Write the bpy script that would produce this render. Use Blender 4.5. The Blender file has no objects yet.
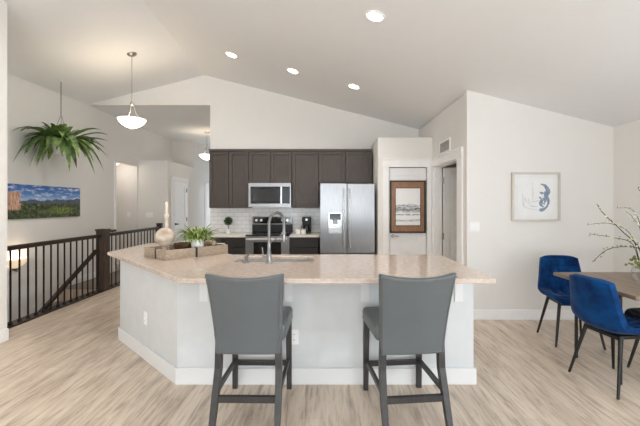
import bpy, bmesh, math, random
from mathutils import Vector, Matrix, noise as mnoise

random.seed(7)
R = math.radians
scene = bpy.context.scene
COL = scene.collection

# ------------------------------------------------------------------ camera, world, light, exposure
F_PX = 365.0
cam_data = bpy.data.cameras.new('camera')
cam_data.sensor_width = 36.0
cam_data.lens = F_PX / 640.0 * 36.0
cam_data.shift_x = -6.0 / 640.0
cam_data.shift_y = -8.0 / 640.0
cam_data.clip_end = 200
cam = bpy.data.objects.new('camera', cam_data)
cam.location = (0, 0, 1.43)
cam.rotation_euler = (R(90), 0, 0)
COL.objects.link(cam)
scene.camera = cam

world = bpy.data.worlds.new('world')
world.use_nodes = True
scene.world = world
bg = world.node_tree.nodes['Background']
bg.inputs[0].default_value = (0.80, 0.90, 1.0, 1)
bg.inputs[1].default_value = 2.0

vs = scene.view_settings
vs.view_transform = 'Standard'
vs.look = 'None'
vs.gamma = 1
vs.use_curve_mapping = False
vs.exposure = 0.12
try:
    scene.cycles.max_bounces = 12
    scene.cycles.diffuse_bounces = 8
    scene.cycles.sample_clamp_indirect = 6.0
except Exception:
    pass


def area_light(name, loc, rot, sx, sy, power, color=(1, 1, 1)):
    d = bpy.data.lights.new(name, 'AREA')
    d.shape = 'RECTANGLE'
    d.size = sx
    d.size_y = sy
    d.energy = power
    d.color = color
    o = bpy.data.objects.new(name, d)
    o.location = loc
    o.rotation_euler = rot
    COL.objects.link(o)
    return o


# added fill lamp outside the rear doors, tilted up to brighten the ceiling
area_light('added_ceiling_fill', (-0.3, -6.5, 0.15), (R(128), 0, 0), 4.6, 1.2, 330, (0.97, 0.98, 1.0))
# daylight just outside the windows of the wall behind the camera and of the right wall
area_light('daylight_rear', (-0.3, -5.85, 1.25), (R(90), 0, 0), 4.4, 2.3, 36, (0.86, 0.94, 1.0))
area_light('daylight_right', (3.95, 1.9, 1.35), (R(90), 0, R(90)), 2.4, 1.7, 24, (0.93, 0.97, 1.0))
area_light('daylight_right_rear', (3.95, -1.6, 1.35), (R(90), 0, R(90)), 2.4, 1.7, 240, (0.88, 0.94, 1.0))
area_light('daylight_hall', (-3.05, 12.95, 1.4), (R(-90), 0, 0), 1.2, 2.0, 9, (0.95, 0.97, 1.0))


# ------------------------------------------------------------------ materials
def lin(c):
    out = []
    for v in c:
        v = v / 255.0
        out.append(v / 12.92 if v <= 0.04045 else ((v + 0.055) / 1.055) ** 2.4)
    return (out[0], out[1], out[2], 1.0)


def new_mat(name):
    m = bpy.data.materials.new(name)
    m.use_nodes = True
    nt = m.node_tree
    b = nt.nodes['Principled BSDF']
    return m, nt, b


def mat(name, rgb, rough=0.5, metal=0.0, rgb2=None, scale=8.0, stretch=(1, 1, 1), bump=0.0, bscale=None,
        detail=4.0, emit=None, estr=0.0, sheen=0.0, spec=None, lo=0.35, hi=0.65):
    m, nt, b = new_mat(name)
    b.inputs['Roughness'].default_value = rough
    b.inputs['Metallic'].default_value = metal
    b.inputs['Base Color'].default_value = lin(rgb)
    if spec is not None:
        b.inputs['Specular IOR Level'].default_value = spec
    tc = nt.nodes.new('ShaderNodeTexCoord')
    mp = nt.nodes.new('ShaderNodeMapping')
    mp.inputs['Scale'].default_value = stretch
    nt.links.new(tc.outputs['Object'], mp.inputs['Vector'])
    n = nt.nodes.new('ShaderNodeTexNoise')
    n.inputs['Scale'].default_value = scale
    n.inputs['Detail'].default_value = detail
    nt.links.new(mp.outputs['Vector'], n.inputs['Vector'])
    if rgb2 is None:
        rgb2 = tuple(max(0, v - 4) for v in rgb)
    cr = nt.nodes.new('ShaderNodeValToRGB')
    cr.color_ramp.elements[0].position = lo
    cr.color_ramp.elements[1].position = hi
    cr.color_ramp.elements[0].color = lin(rgb)
    cr.color_ramp.elements[1].color = lin(rgb2)
    nt.links.new(n.outputs['Fac'], cr.inputs['Fac'])
    nt.links.new(cr.outputs['Color'], b.inputs['Base Color'])
    if bump > 0:
        n2 = nt.nodes.new('ShaderNodeTexNoise')
        n2.inputs['Scale'].default_value = bscale or scale * 6
        n2.inputs['Detail'].default_value = 3
        nt.links.new(mp.outputs['Vector'], n2.inputs['Vector'])
        bp = nt.nodes.new('ShaderNodeBump')
        bp.inputs['Strength'].default_value = bump
        bp.inputs['Distance'].default_value = 0.01
        nt.links.new(n2.outputs['Fac'], bp.inputs['Height'])
        nt.links.new(bp.outputs['Normal'], b.inputs['Normal'])
    if sheen:
        b.inputs['Sheen Weight'].default_value = sheen
        b.inputs['Sheen Roughness'].default_value = 0.35
    if emit:
        b.inputs['Emission Color'].default_value = lin(emit)
        b.inputs['Emission Strength'].default_value = estr
    return m


def brick_mat(name, c1, c2, mortar, sx, sy, msize, rough, plane, offset=0.5, streak=None, mortar_smooth=0.1):
    """bricks / planks in object space; plane gives which axes are (along row, across rows)"""
    m, nt, b = new_mat(name)
    tc = nt.nodes.new('ShaderNodeTexCoord')
    sp = nt.nodes.new('ShaderNodeSeparateXYZ')
    cb = nt.nodes.new('ShaderNodeCombineXYZ')
    nt.links.new(tc.outputs['Object'], sp.inputs[0])
    nt.links.new(sp.outputs[plane[0]], cb.inputs[0])
    nt.links.new(sp.outputs[plane[1]], cb.inputs[1])
    br = nt.nodes.new('ShaderNodeTexBrick')
    br.inputs['Scale'].default_value = 1.0
    br.inputs['Brick Width'].default_value = sx
    br.inputs['Row Height'].default_value = sy
    br.inputs['Mortar Size'].default_value = msize
    br.inputs['Mortar Smooth'].default_value = mortar_smooth
    br.offset = offset
    br.inputs['Color1'].default_value = lin(c1)
    br.inputs['Color2'].default_value = lin(c2)
    br.inputs['Mortar'].default_value = lin(mortar)
    nt.links.new(cb.outputs[0], br.inputs['Vector'])
    b.inputs['Roughness'].default_value = rough
    out = br.outputs['Color']
    if streak:
        # long grain streaks and blotches of the vinyl planks
        for (scl, st, ca, cbb, fac, lo, hi) in streak:
            mp = nt.nodes.new('ShaderNodeMapping')
            mp.inputs['Scale'].default_value = st
            nt.links.new(cb.outputs[0], mp.inputs['Vector'])
            n = nt.nodes.new('ShaderNodeTexNoise')
            n.inputs['Scale'].default_value = scl
            n.inputs['Detail'].default_value = 6
            n.inputs['Roughness'].default_value = 0.62
            n.inputs['Distortion'].default_value = 0.6
            nt.links.new(mp.outputs[0], n.inputs['Vector'])
            r = nt.nodes.new('ShaderNodeValToRGB')
            r.color_ramp.elements[0].position = lo
            r.color_ramp.elements[1].position = hi
            r.color_ramp.elements[0].color = lin(ca)
            r.color_ramp.elements[1].color = lin(cbb)
            nt.links.new(n.outputs['Fac'], r.inputs['Fac'])
            mx = nt.nodes.new('ShaderNodeMix')
            mx.data_type = 'RGBA'
            mx.inputs[0].default_value = fac
            nt.links.new(out, mx.inputs[6])
            nt.links.new(r.outputs['Color'], mx.inputs[7])
            out = mx.outputs[2]
    nt.links.new(out, b.inputs['Base Color'])
    bp = nt.nodes.new('ShaderNodeBump')
    bp.inputs['Strength'].default_value = 0.25
    bp.inputs['Distance'].default_value = 0.004
    bp.invert = True
    nt.links.new(br.outputs['Fac'], bp.inputs['Height'])
    nt.links.new(bp.outputs['Normal'], b.inputs['Normal'])
    return m


M = {}
M['wall'] = mat('wall_paint', (233, 231, 228), 0.85, rgb2=(232, 230, 227), bump=0.05, bscale=90)
M['ceiling'] = mat('ceiling_paint', (236, 237, 238), 0.9, rgb2=(235, 236, 237), bump=0.08, bscale=60)
M['trim'] = mat('white_trim_paint', (249, 249, 249), 0.4)
M['baseboard'] = mat('baseboard_paint', (228, 229, 230), 0.45, rgb2=(227, 228, 229))
M['door'] = mat('white_door_paint', (249, 249, 250), 0.4)
M['island'] = mat('island_paint', (212, 215, 217), 0.6)
M['floor'] = brick_mat('plank_floor', (218, 200, 179), (178, 158, 138), (112, 96, 81), 1.22, 0.178, 0.0020, 0.34,
                       (1, 0), 0.37,
                       streak=[(1.0, (1.3, 9, 1), (138, 114, 94), (228, 212, 194), 0.58, 0.34, 0.58),
                               (1.0, (3.2, 38, 1), (112, 90, 74), (230, 215, 198), 0.40, 0.33, 0.52)])
M['tile'] = brick_mat('subway_tile', (252, 252, 253), (246, 247, 248), (206, 205, 204), 0.152, 0.076, 0.003, 0.15,
                      (0, 2), 0.5)
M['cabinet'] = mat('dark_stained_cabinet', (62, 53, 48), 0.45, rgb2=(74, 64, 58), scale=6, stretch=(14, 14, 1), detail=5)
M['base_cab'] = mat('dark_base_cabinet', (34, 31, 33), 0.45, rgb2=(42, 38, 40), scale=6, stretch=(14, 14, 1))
M['steel'] = mat('brushed_steel', (166, 167, 169), 0.33, 1.0, rgb2=(150, 151, 154), scale=5, stretch=(40, 40, 1))
M['steel_light'] = mat('bright_steel', (215, 215, 214), 0.22, 1.0)
M['faucet_steel'] = mat('faucet_steel', (150, 150, 151), 0.3, 1.0)
M['sink_steel'] = mat('sink_steel', (214, 214, 214), 0.4, 0.85)
M['nickel'] = mat('brushed_nickel', (178, 172, 163), 0.3, 1.0)
M['black_glass'] = mat('black_glass', (16, 16, 18), 0.08)
M['oven_glass'] = mat('smoked_glass', (38, 40, 43), 0.08)
M['black'] = mat('black_plastic', (22, 22, 23), 0.35)
M['quartz'] = mat('island_quartz', (206, 192, 181), 0.14, rgb2=(186, 168, 155), scale=26, detail=9, lo=0.4, hi=0.72)
M['counter'] = mat('white_quartz', (230, 226, 220), 0.2, rgb2=(218, 212, 204), scale=24, detail=8)
M['rail'] = mat('dark_stained_wood', (38, 26, 20), 0.45, rgb2=(50, 36, 28), scale=5, stretch=(12, 2, 12))
M['newel'] = mat('weathered_dark_wood', (50, 38, 31), 0.6, rgb2=(78, 62, 52), scale=7, stretch=(12, 12, 1.2), detail=6)
M['iron'] = mat('black_iron', (34, 28, 26), 0.45, 0.3)
M['leather'] = mat('grey_leather', (92, 98, 101), 0.42, rgb2=(88, 94, 97), scale=3, bump=0.08, bscale=160)
M['leather_top'] = mat('grey_leather_welt', (98, 97, 96), 0.42, bump=0.08, bscale=160)
M['stool_leg'] = mat('charcoal_wood', (45, 43, 43), 0.45, rgb2=(55, 53, 52), scale=6, stretch=(12, 12, 1.5))
M['velvet'] = mat('blue_velvet', (10, 68, 126), 0.85, rgb2=(2, 36, 80), scale=9, sheen=0.12, spec=0.15, detail=3)
M['velvet_shaded'] = mat('shaded_velvet', (26, 28, 38), 0.75, rgb2=(20, 21, 30), scale=7, sheen=0.3)  # the blue velvet again, near-black: shade painted into the colour
M['black_metal'] = mat('black_powder_coat', (20, 20, 21), 0.4)
M['table'] = mat('walnut_table', (146, 126, 108), 0.4, rgb2=(112, 94, 78), scale=3.5, stretch=(14, 1, 1), detail=7)
M['leaf'] = mat('fern_leaf', (140, 166, 96), 0.5, rgb2=(78, 110, 54), scale=14)
M['leaf_bright'] = mat('bright_fern_leaf', (150, 166, 84), 0.5, rgb2=(92, 122, 58), scale=30)
M['leaf_topiary'] = mat('boxwood_leaf', (50, 82, 40), 0.6, rgb2=(30, 56, 28), scale=40)
M['pot_white'] = mat('white_ceramic', (236, 236, 234), 0.3)
M['tray_wood'] = mat('greywashed_wood', (182, 165, 146), 0.7, rgb2=(150, 133, 115), scale=8, stretch=(3, 3, 18), detail=6)
M['stone'] = mat('distressed_cream', (214, 202, 188), 0.75, rgb2=(168, 148, 130), scale=14, detail=6)
M['candle'] = mat('cream_turned_wood', (226, 216, 202), 0.6, rgb2=(206, 193, 176), scale=10)
M['wicker'] = mat('brown_wood_bowl', (110, 76, 54), 0.6, rgb2=(82, 54, 38), scale=20)
M['driftwood'] = mat('pale_driftwood', (214, 196, 172), 0.75, rgb2=(180, 156, 128), scale=16, stretch=(1, 4, 4))
M['carpet'] = mat('stair_carpet', (150, 140, 130), 0.95, rgb2=(136, 126, 116), scale=120)
M['bulb'] = mat('lit_lens', (255, 250, 240), 0.4, emit=(255, 246, 232), estr=9.0)
M['bowl_glass'] = mat('lit_alabaster_glass', (248, 240, 226), 0.4, emit=(255, 242, 226), estr=8.0)
M['bowl_glass_dim'] = mat('lit_alabaster_glass_dim', (248, 240, 226), 0.4, emit=(255, 242, 226), estr=4.0)
M['sconce_glass'] = mat('lit_amber_glass', (240, 222, 196), 0.4, emit=(255, 226, 186), estr=0.6)
M['vent_dark'] = mat('vent_backing', (150, 148, 145), 0.8)
M['plate'] = mat('switch_plate_white', (246, 246, 246), 0.35)
M['slot'] = mat('dark_slot', (70, 70, 72), 0.6)
M['art_frame'] = mat('champagne_frame', (206, 199, 187), 0.35, 0.2)
M['paper'] = mat('art_paper', (240, 240, 240), 0.6)
M['mat_board'] = mat('mat_board', (236, 237, 238), 0.7)
M['ink_blue'] = mat('blue_wash', (112, 128, 154), 0.8, rgb2=(152, 166, 186), scale=60, detail=6)
M['ink_pale'] = mat('pale_wash', (196, 204, 216), 0.8, rgb2=(220, 224, 230), scale=60)
M['brown_frame'] = mat('brown_wood_mat', (170, 126, 92), 0.5, rgb2=(148, 108, 78), scale=6, stretch=(10, 10, 1.5))
M['dark_frame'] = mat('dark_frame', (46, 36, 32), 0.45)
M['twig'] = mat('twig_bark', (62, 54, 44), 0.8, rgb2=(46, 40, 34), scale=30)
M['bud'] = mat('blossom', (238, 236, 218), 0.7, rgb2=(206, 210, 160), scale=40)
M['bud_green'] = mat('green_bud', (150, 152, 92), 0.7, rgb2=(112, 118, 66), scale=40)
M['room_grey'] = mat('side_room_paint', (200, 198, 194), 0.9)
M['door_grey'] = mat('side_room_door', (249, 249, 248), 0.5)


def glass_mat(name, tint, alpha):
    m, nt, b = new_mat(name)
    nt.nodes.remove(b)
    out = nt.nodes['Material Output']
    t = nt.nodes.new('ShaderNodeBsdfTransparent')
    t.inputs[0].default_value = (tint[0], tint[1], tint[2], 1)
    g = nt.nodes.new('ShaderNodeBsdfGlossy')
    g.inputs['Roughness'].default_value = 0.03
    lw = nt.nodes.new('ShaderNodeLayerWeight')
    lw.inputs['Blend'].default_value = 0.5
    fr = nt.nodes.new('ShaderNodeMapRange')
    fr.inputs[3].default_value = 0.03; fr.inputs[4].default_value = 0.45
    pw = nt.nodes.new('ShaderNodeMath'); pw.operation = 'POWER'; pw.inputs[1].default_value = 3.0
    nt.links.new(lw.outputs['Facing'], pw.inputs[0]); nt.links.new(pw.outputs[0], fr.inputs[0])
    mx = nt.nodes.new('ShaderNodeMixShader')
    nt.links.new(fr.outputs[0], mx.inputs[0])
    nt.links.new(t.outputs[0], mx.inputs[1])
    nt.links.new(g.outputs[0], mx.inputs[2])
    nt.links.new(mx.outputs[0], out.inputs[0])
    return m


M['glass'] = glass_mat('clear_glass', (0.97, 0.98, 0.98), 0.1)


class Nodes:
    """small helper to write picture materials"""
    def __init__(self, nt):
        self.nt = nt

    def val(self, v):
        n = self.nt.nodes.new('ShaderNodeValue'); n.outputs[0].default_value = v; return n.outputs[0]

    def math(self, op, a, b=None, c=None):
        n = self.nt.nodes.new('ShaderNodeMath'); n.operation = op
        for i, x in enumerate((a, b, c)):
            if x is None: continue
            if isinstance(x, (int, float)): n.inputs[i].default_value = x
            else: self.nt.links.new(x, n.inputs[i])
        return n.outputs[0]

    def noise(self, vec, scale, detail=4, rough=0.5):
        n = self.nt.nodes.new('ShaderNodeTexNoise')
        n.inputs['Scale'].default_value = scale; n.inputs['Detail'].default_value = detail
        n.inputs['Roughness'].default_value = rough
        self.nt.links.new(vec, n.inputs['Vector']); return n.outputs['Fac']

    def comb(self, x, y, z=0.0):
        n = self.nt.nodes.new('ShaderNodeCombineXYZ')
        for i, v in enumerate((x, y, z)):
            if isinstance(v, (int, float)): n.inputs[i].default_value = v
            else: self.nt.links.new(v, n.inputs[i])
        return n.outputs[0]

    def ramp(self, fac, stops):
        n = self.nt.nodes.new('ShaderNodeValToRGB')
        el = n.color_ramp.elements
        while len(el) < len(stops): el.new(0.5)
        for e, (p, c) in zip(el, stops):
            e.position = p; e.color = lin(c)
        self.nt.links.new(fac, n.inputs['Fac']); return n.outputs['Color']

    def mix(self, fac, a, b):
        n = self.nt.nodes.new('ShaderNodeMix'); n.data_type = 'RGBA'
        for i, v in ((0, fac), (6, a), (7, b)):
            if isinstance(v, (int, float)): n.inputs[i].default_value = v
            elif isinstance(v, tuple): n.inputs[i].default_value = lin(v)
            else: self.nt.links.new(v, n.inputs[i])
        return n.outputs[2]

    def below(self, v, edge, soft=0.02):
        """1 where v < edge"""
        d = self.math('SUBTRACT', edge, v)
        n = self.nt.nodes.new('ShaderNodeMapRange')
        n.inputs[1].default_value = -soft; n.inputs[2].default_value = soft
        self.nt.links.new(d, n.inputs[0]); return n.outputs[0]


def panorama_mat():
    m, nt, b = new_mat('landscape_print')
    N = Nodes(nt)
    tc = nt.nodes.new('ShaderNodeTexCoord')
    sp = nt.nodes.new('ShaderNodeSeparateXYZ')
    nt.links.new(tc.outputs['Generated'], sp.inputs[0])
    u, v = sp.outputs[1], sp.outputs[2]
    u3 = N.math('MULTIPLY', u, 3.0)
    uv = N.comb(u3, v)
    sky = N.ramp(v, [(0.5, (186, 208, 234)), (0.72, (84, 140, 210)), (1.0, (44, 98, 178))])
    cl = N.noise(N.comb(u3, N.math('MULTIPLY', v, 4.0)), 2.6, 6, 0.6)
    clf = N.ramp(cl, [(0.50, (0, 0, 0)), (0.66, (255, 255, 255))])
    col = N.mix(clf, sky, (236, 240, 246))
    # ridge line
    rn = N.noise(N.comb(u3, 0.0), 2.0, 5)
    ridge = N.math('ADD', N.math('MULTIPLY', rn, 0.30), N.math('ADD', 0.36, N.math('MULTIPLY', u, 0.10)))
    mcol = N.ramp(N.noise(uv, 9, 5), [(0.3, (62, 72, 96)), (0.7, (98, 112, 136))])
    col = N.mix(N.below(v, ridge, 0.012), col, mcol)
    fn = N.noise(N.comb(u3, 3.0), 5.0, 6)
    fr = N.math('ADD', N.math('MULTIPLY', fn, 0.22), 0.34)
    fcol = N.ramp(N.noise(uv, 8, 6, 0.68), [(0.36, (28, 38, 26)), (0.50, (62, 78, 46)), (0.70, (138, 144, 96))])
    col = N.mix(N.below(v, fr, 0.02), col, fcol)
    mead = N.math('MULTIPLY', N.below(N.math('ABSOLUTE', N.math('SUBTRACT', u, 0.70)), 0.17, 0.10),
                  N.below(N.math('ABSOLUTE', N.math('SUBTRACT', v, 0.22)), 0.10, 0.03))
    mcol2 = N.ramp(N.noise(uv, 12, 4), [(0.4, (66, 88, 40)), (0.6, (140, 152, 76))])
    col = N.mix(mead, col, mcol2)
    # orange rock at the left
    rk = N.math('ADD', 0.02, N.math('MULTIPLY', N.noise(N.comb(0.0, N.math('MULTIPLY', v, 3.0)), 3.0, 4), 0.20))
    rkm = N.math('MULTIPLY', N.below(u, rk, 0.01), N.below(N.math('ABSOLUTE', N.math('SUBTRACT', v, 0.52)), 0.26, 0.03))
    rcol = N.ramp(N.noise(N.comb(N.math('MULTIPLY', u, 14.0), v), 5, 4), [(0.35, (176, 124, 98)), (0.65, (236, 200, 178))])
    col = N.mix(rkm, col, rcol)
    nt.links.new(col, b.inputs['Base Color'])
    b.inputs['Roughness'].default_value = 0.45
    return m


def ink_mat():
    m, nt, b = new_mat('ink_landscape')
    N = Nodes(nt)
    tc = nt.nodes.new('ShaderNodeTexCoord')
    sp = nt.nodes.new('ShaderNodeSeparateXYZ')
    nt.links.new(tc.outputs['Generated'], sp.inputs[0])
    u, v = sp.outputs[0], sp.outputs[2]
    col = (250, 250, 251)
    first = True
    for (c, a, sc, z, th, shade) in ((0.56, 0.22, 2.6, 0.0, 0.16, (150, 156, 166)), (0.47, 0.20, 3.4, 4.0, 0.09, (84, 90, 100)),
                                     (0.30, 0.05, 3.0, 8.0, 0.03, (96, 102, 110)), (0.15, 0.08, 2.2, 12.0, 0.04, (170, 174, 180))):
        edge = N.math('ADD', N.math('MULTIPLY', N.noise(N.comb(u, z), sc, 5, 0.6), a), c - a * 0.5)
        up = N.below(v, edge, 0.006)
        lowedge = N.math('SUBTRACT', edge, th)
        lo = N.below(v, lowedge, th * 0.6)
        f = N.math('MULTIPLY', up, N.math('SUBTRACT', 1.0, lo))
        tex = N.noise(N.comb(u, N.math('MULTIPLY', v, 3.0), z), 7, 5, 0.7)
        f = N.math('MULTIPLY', f, N.math('MINIMUM', N.math('MAXIMUM', N.math('MULTIPLY', N.math('SUBTRACT', tex, 0.36), 5.0), 0.0), 1.0))
        col = N.mix(f, col, shade)
    nt.links.new(col, b.inputs['Base Color'])
    b.inputs['Roughness'].default_value = 0.5
    return m


M['panorama'] = panorama_mat()
M['ink'] = ink_mat()


# ------------------------------------------------------------------ mesh helpers
class MB:
    """collects shapes in world coordinates; build() subtracts the origin and links ONE object"""
    def __init__(self, off=(0, 0, 0)):
        self.bm = bmesh.new()
        self.off = Vector(off)

    def _verts(self, pts):
        return [self.bm.verts.new(Vector(p) - self.off) for p in pts]

    def box(self, x0, x1, y0, y1, z0, z1):
        v = self._verts([(x0, y0, z0), (x1, y0, z0), (x1, y1, z0), (x0, y1, z0),
                         (x0, y0, z1), (x1, y0, z1), (x1, y1, z1), (x0, y1, z1)])
        for f in ((3, 2, 1, 0), (4, 5, 6, 7), (0, 1, 5, 4), (1, 2, 6, 5), (2, 3, 7, 6), (3, 0, 4, 7)):
            self.bm.faces.new([v[i] for i in f])
        return self

    def hexa(self, p):
        v = self._verts(p)
        for f in ((3, 2, 1, 0), (4, 5, 6, 7), (0, 1, 5, 4), (1, 2, 6, 5), (2, 3, 7, 6), (3, 0, 4, 7)):
            self.bm.faces.new([v[i] for i in f])
        return self

    def prism(self, poly, axis, a, b):
        def P(p, t):
            if axis == 'z': return (p[0], p[1], t)
            if axis == 'y': return (p[0], t, p[1])
            return (t, p[0], p[1])
        va = self._verts([P(p, a) for p in poly])
        vb = self._verts([P(p, b) for p in poly])
        n = len(poly)
        self.bm.faces.new(va); self.bm.faces.new(vb[::-1])
        for i in range(n):
            j = (i + 1) % n
            self.bm.faces.new([va[i], vb[i], vb[j], va[j]])
        return self

    def ring_prism(self, outer, inner, z0, z1):
        o0 = self._verts([(p[0], p[1], z0) for p in outer]); o1 = self._verts([(p[0], p[1], z1) for p in outer])
        i0 = self._verts([(p[0], p[1], z0) for p in inner]); i1 = self._verts([(p[0], p[1], z1) for p in inner])
        n = len(outer)
        for k in range(n):
            j = (k + 1) % n
            for q in ((o0[k], o0[j], o1[j], o1[k]), (i0[j], i0[k], i1[k], i1[j]),
                      (o1[k], o1[j], i1[j], i1[k]), (o0[j], o0[k], i0[k], i0[j])):
                self.bm.faces.new(q)
        return self

    def tube(self, pts, r, seg=10, square=False, caps=True, twist=0.0):
        pts = [Vector(p) for p in pts]
        rs = r if isinstance(r, (list, tuple)) else [r] * len(pts)
        rings = []
        up = None
        for i, p in enumerate(pts):
            if i == 0: t = pts[1] - pts[0]
            elif i == len(pts) - 1: t = pts[-1] - pts[-2]
            else: t = (pts[i + 1] - pts[i]).normalized() + (pts[i] - pts[i - 1]).normalized()
            t.normalize()
            if up is None:
                up = Vector((0, 0, 1)) if abs(t.z) < 0.95 else Vector((0, 1, 0))
            a = t.cross(up)
            if a.length < 1e-5: a = t.orthogonal()
            a.normalize()
            bb = a.cross(t).normalized()
            up = bb
            ring = []
            n = 4 if square else seg
            for k in range(n):
                ang = 2 * math.pi * (k + (0.5 if square else 0)) / n + twist
                rad = rs[i] * (math.sqrt(2) if square else 1)
                ring.append(p + a * math.cos(ang) * rad + bb * math.sin(ang) * rad)
            rings.append(self._verts(ring))
        for i in range(len(rings) - 1):
            n = len(rings[i])
            for k in range(n):
                j = (k + 1) % n
                self.bm.faces.new([rings[i][k], rings[i][j], rings[i + 1][j], rings[i + 1][k]])
        if caps:
            self.bm.faces.new(rings[0][::-1]); self.bm.faces.new(rings[-1])
        return self

    def lathe(self, prof, c=(0, 0, 0), seg=28, axis='z', close=False):
        """prof: list of (radius, height)"""
        rings = []
        for (r, h) in prof:
            ring = []
            for k in range(seg):
                a = 2 * math.pi * k / seg
                x, y = r * math.cos(a), r * math.sin(a)
                if axis == 'z': p = (c[0] + x, c[1] + y, c[2] + h)
                elif axis == 'y': p = (c[0] + x, c[1] + h, c[2] + y)
                else: p = (c[0] + h, c[1] + x, c[2] + y)
                ring.append(p)
            rings.append(self._verts(ring))
        for i in range(len(rings) - 1):
            for k in range(seg):
                j = (k + 1) % seg
                self.bm.faces.new([rings[i][k], rings[i][j], rings[i + 1][j], rings[i + 1][k]])
        if close:
            for k in range(seg):
                j = (k + 1) % seg
                self.bm.faces.new([rings[-1][k], rings[-1][j], rings[0][j], rings[0][k]])
        else:
            if prof[0][0] > 1e-6: self.bm.faces.new(rings[0][::-1])
            if prof[-1][0] > 1e-6: self.bm.faces.new(rings[-1])
        return self

    def grid(self, f, nu, nv):
        vv = [[self._verts([f(i / nu, j / nv)])[0] for i in range(nu + 1)] for j in range(nv + 1)]
        for j in range(nv):
            for i in range(nu):
                self.bm.faces.new([vv[j][i], vv[j][i + 1], vv[j + 1][i + 1], vv[j + 1][i]])
        return vv

    def build(self, name, m, parent=None, smooth=False, bevel=0.0, bseg=2, weld=True, loc=None):
        if weld: bmesh.ops.remove_doubles(self.bm, verts=self.bm.verts, dist=1e-6)
        bmesh.ops.recalc_face_normals(self.bm, faces=self.bm.faces)
        me = bpy.data.meshes.new(name)
        self.bm.to_mesh(me)
        self.bm.free()
        if smooth:
            for p in me.polygons: p.use_smooth = True
        me.materials.append(M[m] if isinstance(m, str) else m)
        o = bpy.data.objects.new(name, me)
        COL.objects.link(o)
        if parent is not None: o.parent = parent
        else: o.location = self.off
        if bevel > 0:
            md = o.modifiers.new('bevel', 'BEVEL')
            md.width = bevel; md.segments = bseg; md.limit_method = 'ANGLE'; md.angle_limit = R(40)
        if smooth:
            try:
                md = o.modifiers.new('edges', 'EDGE_SPLIT'); md.split_angle = R(50)
            except Exception:
                pass
        return o


def thing(name, label, cat, loc=(0, 0, 0), rot=(0, 0, 0), group=None):
    o = bpy.data.objects.new(name, None)
    o.empty_display_size = 0.1
    o.location = loc; o.rotation_euler = rot
    COL.objects.link(o)
    o['label'] = label; o['category'] = cat
    if group: o['group'] = group
    return o


def tag(o, label, cat, group=None):
    o['label'] = label; o['category'] = cat
    if group: o['group'] = group
    return o


def struct(o):
    o['kind'] = 'structure'
    return o


def copy_tree(o, parent=None):
    c = o.copy(); COL.objects.link(c)
    if parent is not None: c.parent = parent
    for ch in list(o.children): copy_tree(ch, c)
    return c


def offset_poly(poly, d):
    """inset a CCW polygon by d"""
    n = len(poly); out = []
    for i in range(n):
        p0, p1, p2 = Vector(poly[i - 1]), Vector(poly[i]), Vector(poly[(i + 1) % n])
        e1 = (p1 - p0).normalized(); e2 = (p2 - p1).normalized()
        n1 = Vector((-e1.y, e1.x)); n2 = Vector((-e2.y, e2.x))
        k = (n1 + n2); k = k / (1 + n1.dot(n2))
        out.append(tuple(p1 + k * d))
    return out


# ------------------------------------------------------------------ room shell
RX, RZ, SL = -2.31, 3.90, 0.254            # ridge and pitch of the vaulted ceiling
KL = 0.022
def HC(x, y=6.94): return RZ - SL * abs(x - RX) - (KL * (6.94 - y) if x < RX else 0)
def RXY(y): return RX + KL * (6.94 - y) / (2 * SL)      # ridge line drifts a little

XL, XR = -4.52, 3.59                       # long left wall, right wall
YK = 6.94                                  # kitchen wall
YR = -5.5                                  # wall behind the camera

m = MB()
m.box(-3.80, 3.80, YR - 0.2, 12.8, -0.2, 0)
m.box(-4.62, -3.80, 6.16, 12.8, -0.2, 0)
m.box(-7.1, -4.62, 7.6, 9.0, -0.2, 0)
struct(m.build('floor', 'floor'))

m = MB()
ya, yb_ = YR - 0.2, 7.06
ra, rb = RXY(ya), RXY(yb_)
za, zb_ = RZ - SL * (ra - RX), RZ - SL * (rb - RX)
T_ = 0.15
m.hexa([(ra, ya, za), (3.85, ya, HC(3.85)), (3.85, yb_, HC(3.85)), (rb, yb_, zb_),
        (ra, ya, za + T_), (3.85, ya, HC(3.85) + T_), (3.85, yb_, HC(3.85) + T_), (rb, yb_, zb_ + T_)])
m.hexa([(-4.7, ya, HC(-4.7, ya)), (ra, ya, za), (rb, yb_, zb_), (-4.7, yb_, HC(-4.7, yb_)),
        (-4.7, ya, HC(-4.7, ya) + T_), (ra, ya, za + T_), (rb, yb_, zb_ + T_), (-4.7, yb_, HC(-4.7, yb_) + T_)])
m.box(-4.7, -2.0, 7.06, 12.85, 3.33, 3.48)
m.box(-7.1, -4.62, 7.6, 9.0, 2.44, 2.54)
m.box(1.88, 3.7, 4.68, YK, 2.42, 2.46)
struct(m.build('ceiling', 'ceiling', weld=False))

# kitchen gable wall with the header over the entry hall
m = MB()
m.prism([(-2.2, -0.1), (1.88, -0.1), (1.88, HC(1.88) + .02), (RX, RZ + .02), (-4.62, HC(-4.62) + .02), (-4.62, 3.33), (-2.2, 3.33)], 'y', YK, 7.06)
m.box(1.88, 3.7, YK, 7.06, 0, 2.5)
struct(m.build('wall_kitchen', 'wall'))

m = MB()
m.box(-4.64, XL, 1.0, 7.85, -2.9, 3.37)
m.box(-4.64, XL, 7.85, 8.74, 2.36, 3.37)
m.box(-4.64, XL, 7.85, 8.74, -0.2, 0.0)
m.box(-4.64, XL, 8.74, 10.9, 0, 3.37)
struct(m.build('wall_left', 'wall', weld=False))

m = MB()
m.prism([(-3.50, 0), (-3.38, 0), (-3.38, HC(-3.38) + .02), (-3.50, HC(-3.5) + .02)], 'y', YR, 3.87)
m.box(-4.64, -3.5, 0.9, 1.0, -2.9, 3.6)
struct(m.build('wall_left_near', 'wall', weld=False))

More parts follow.
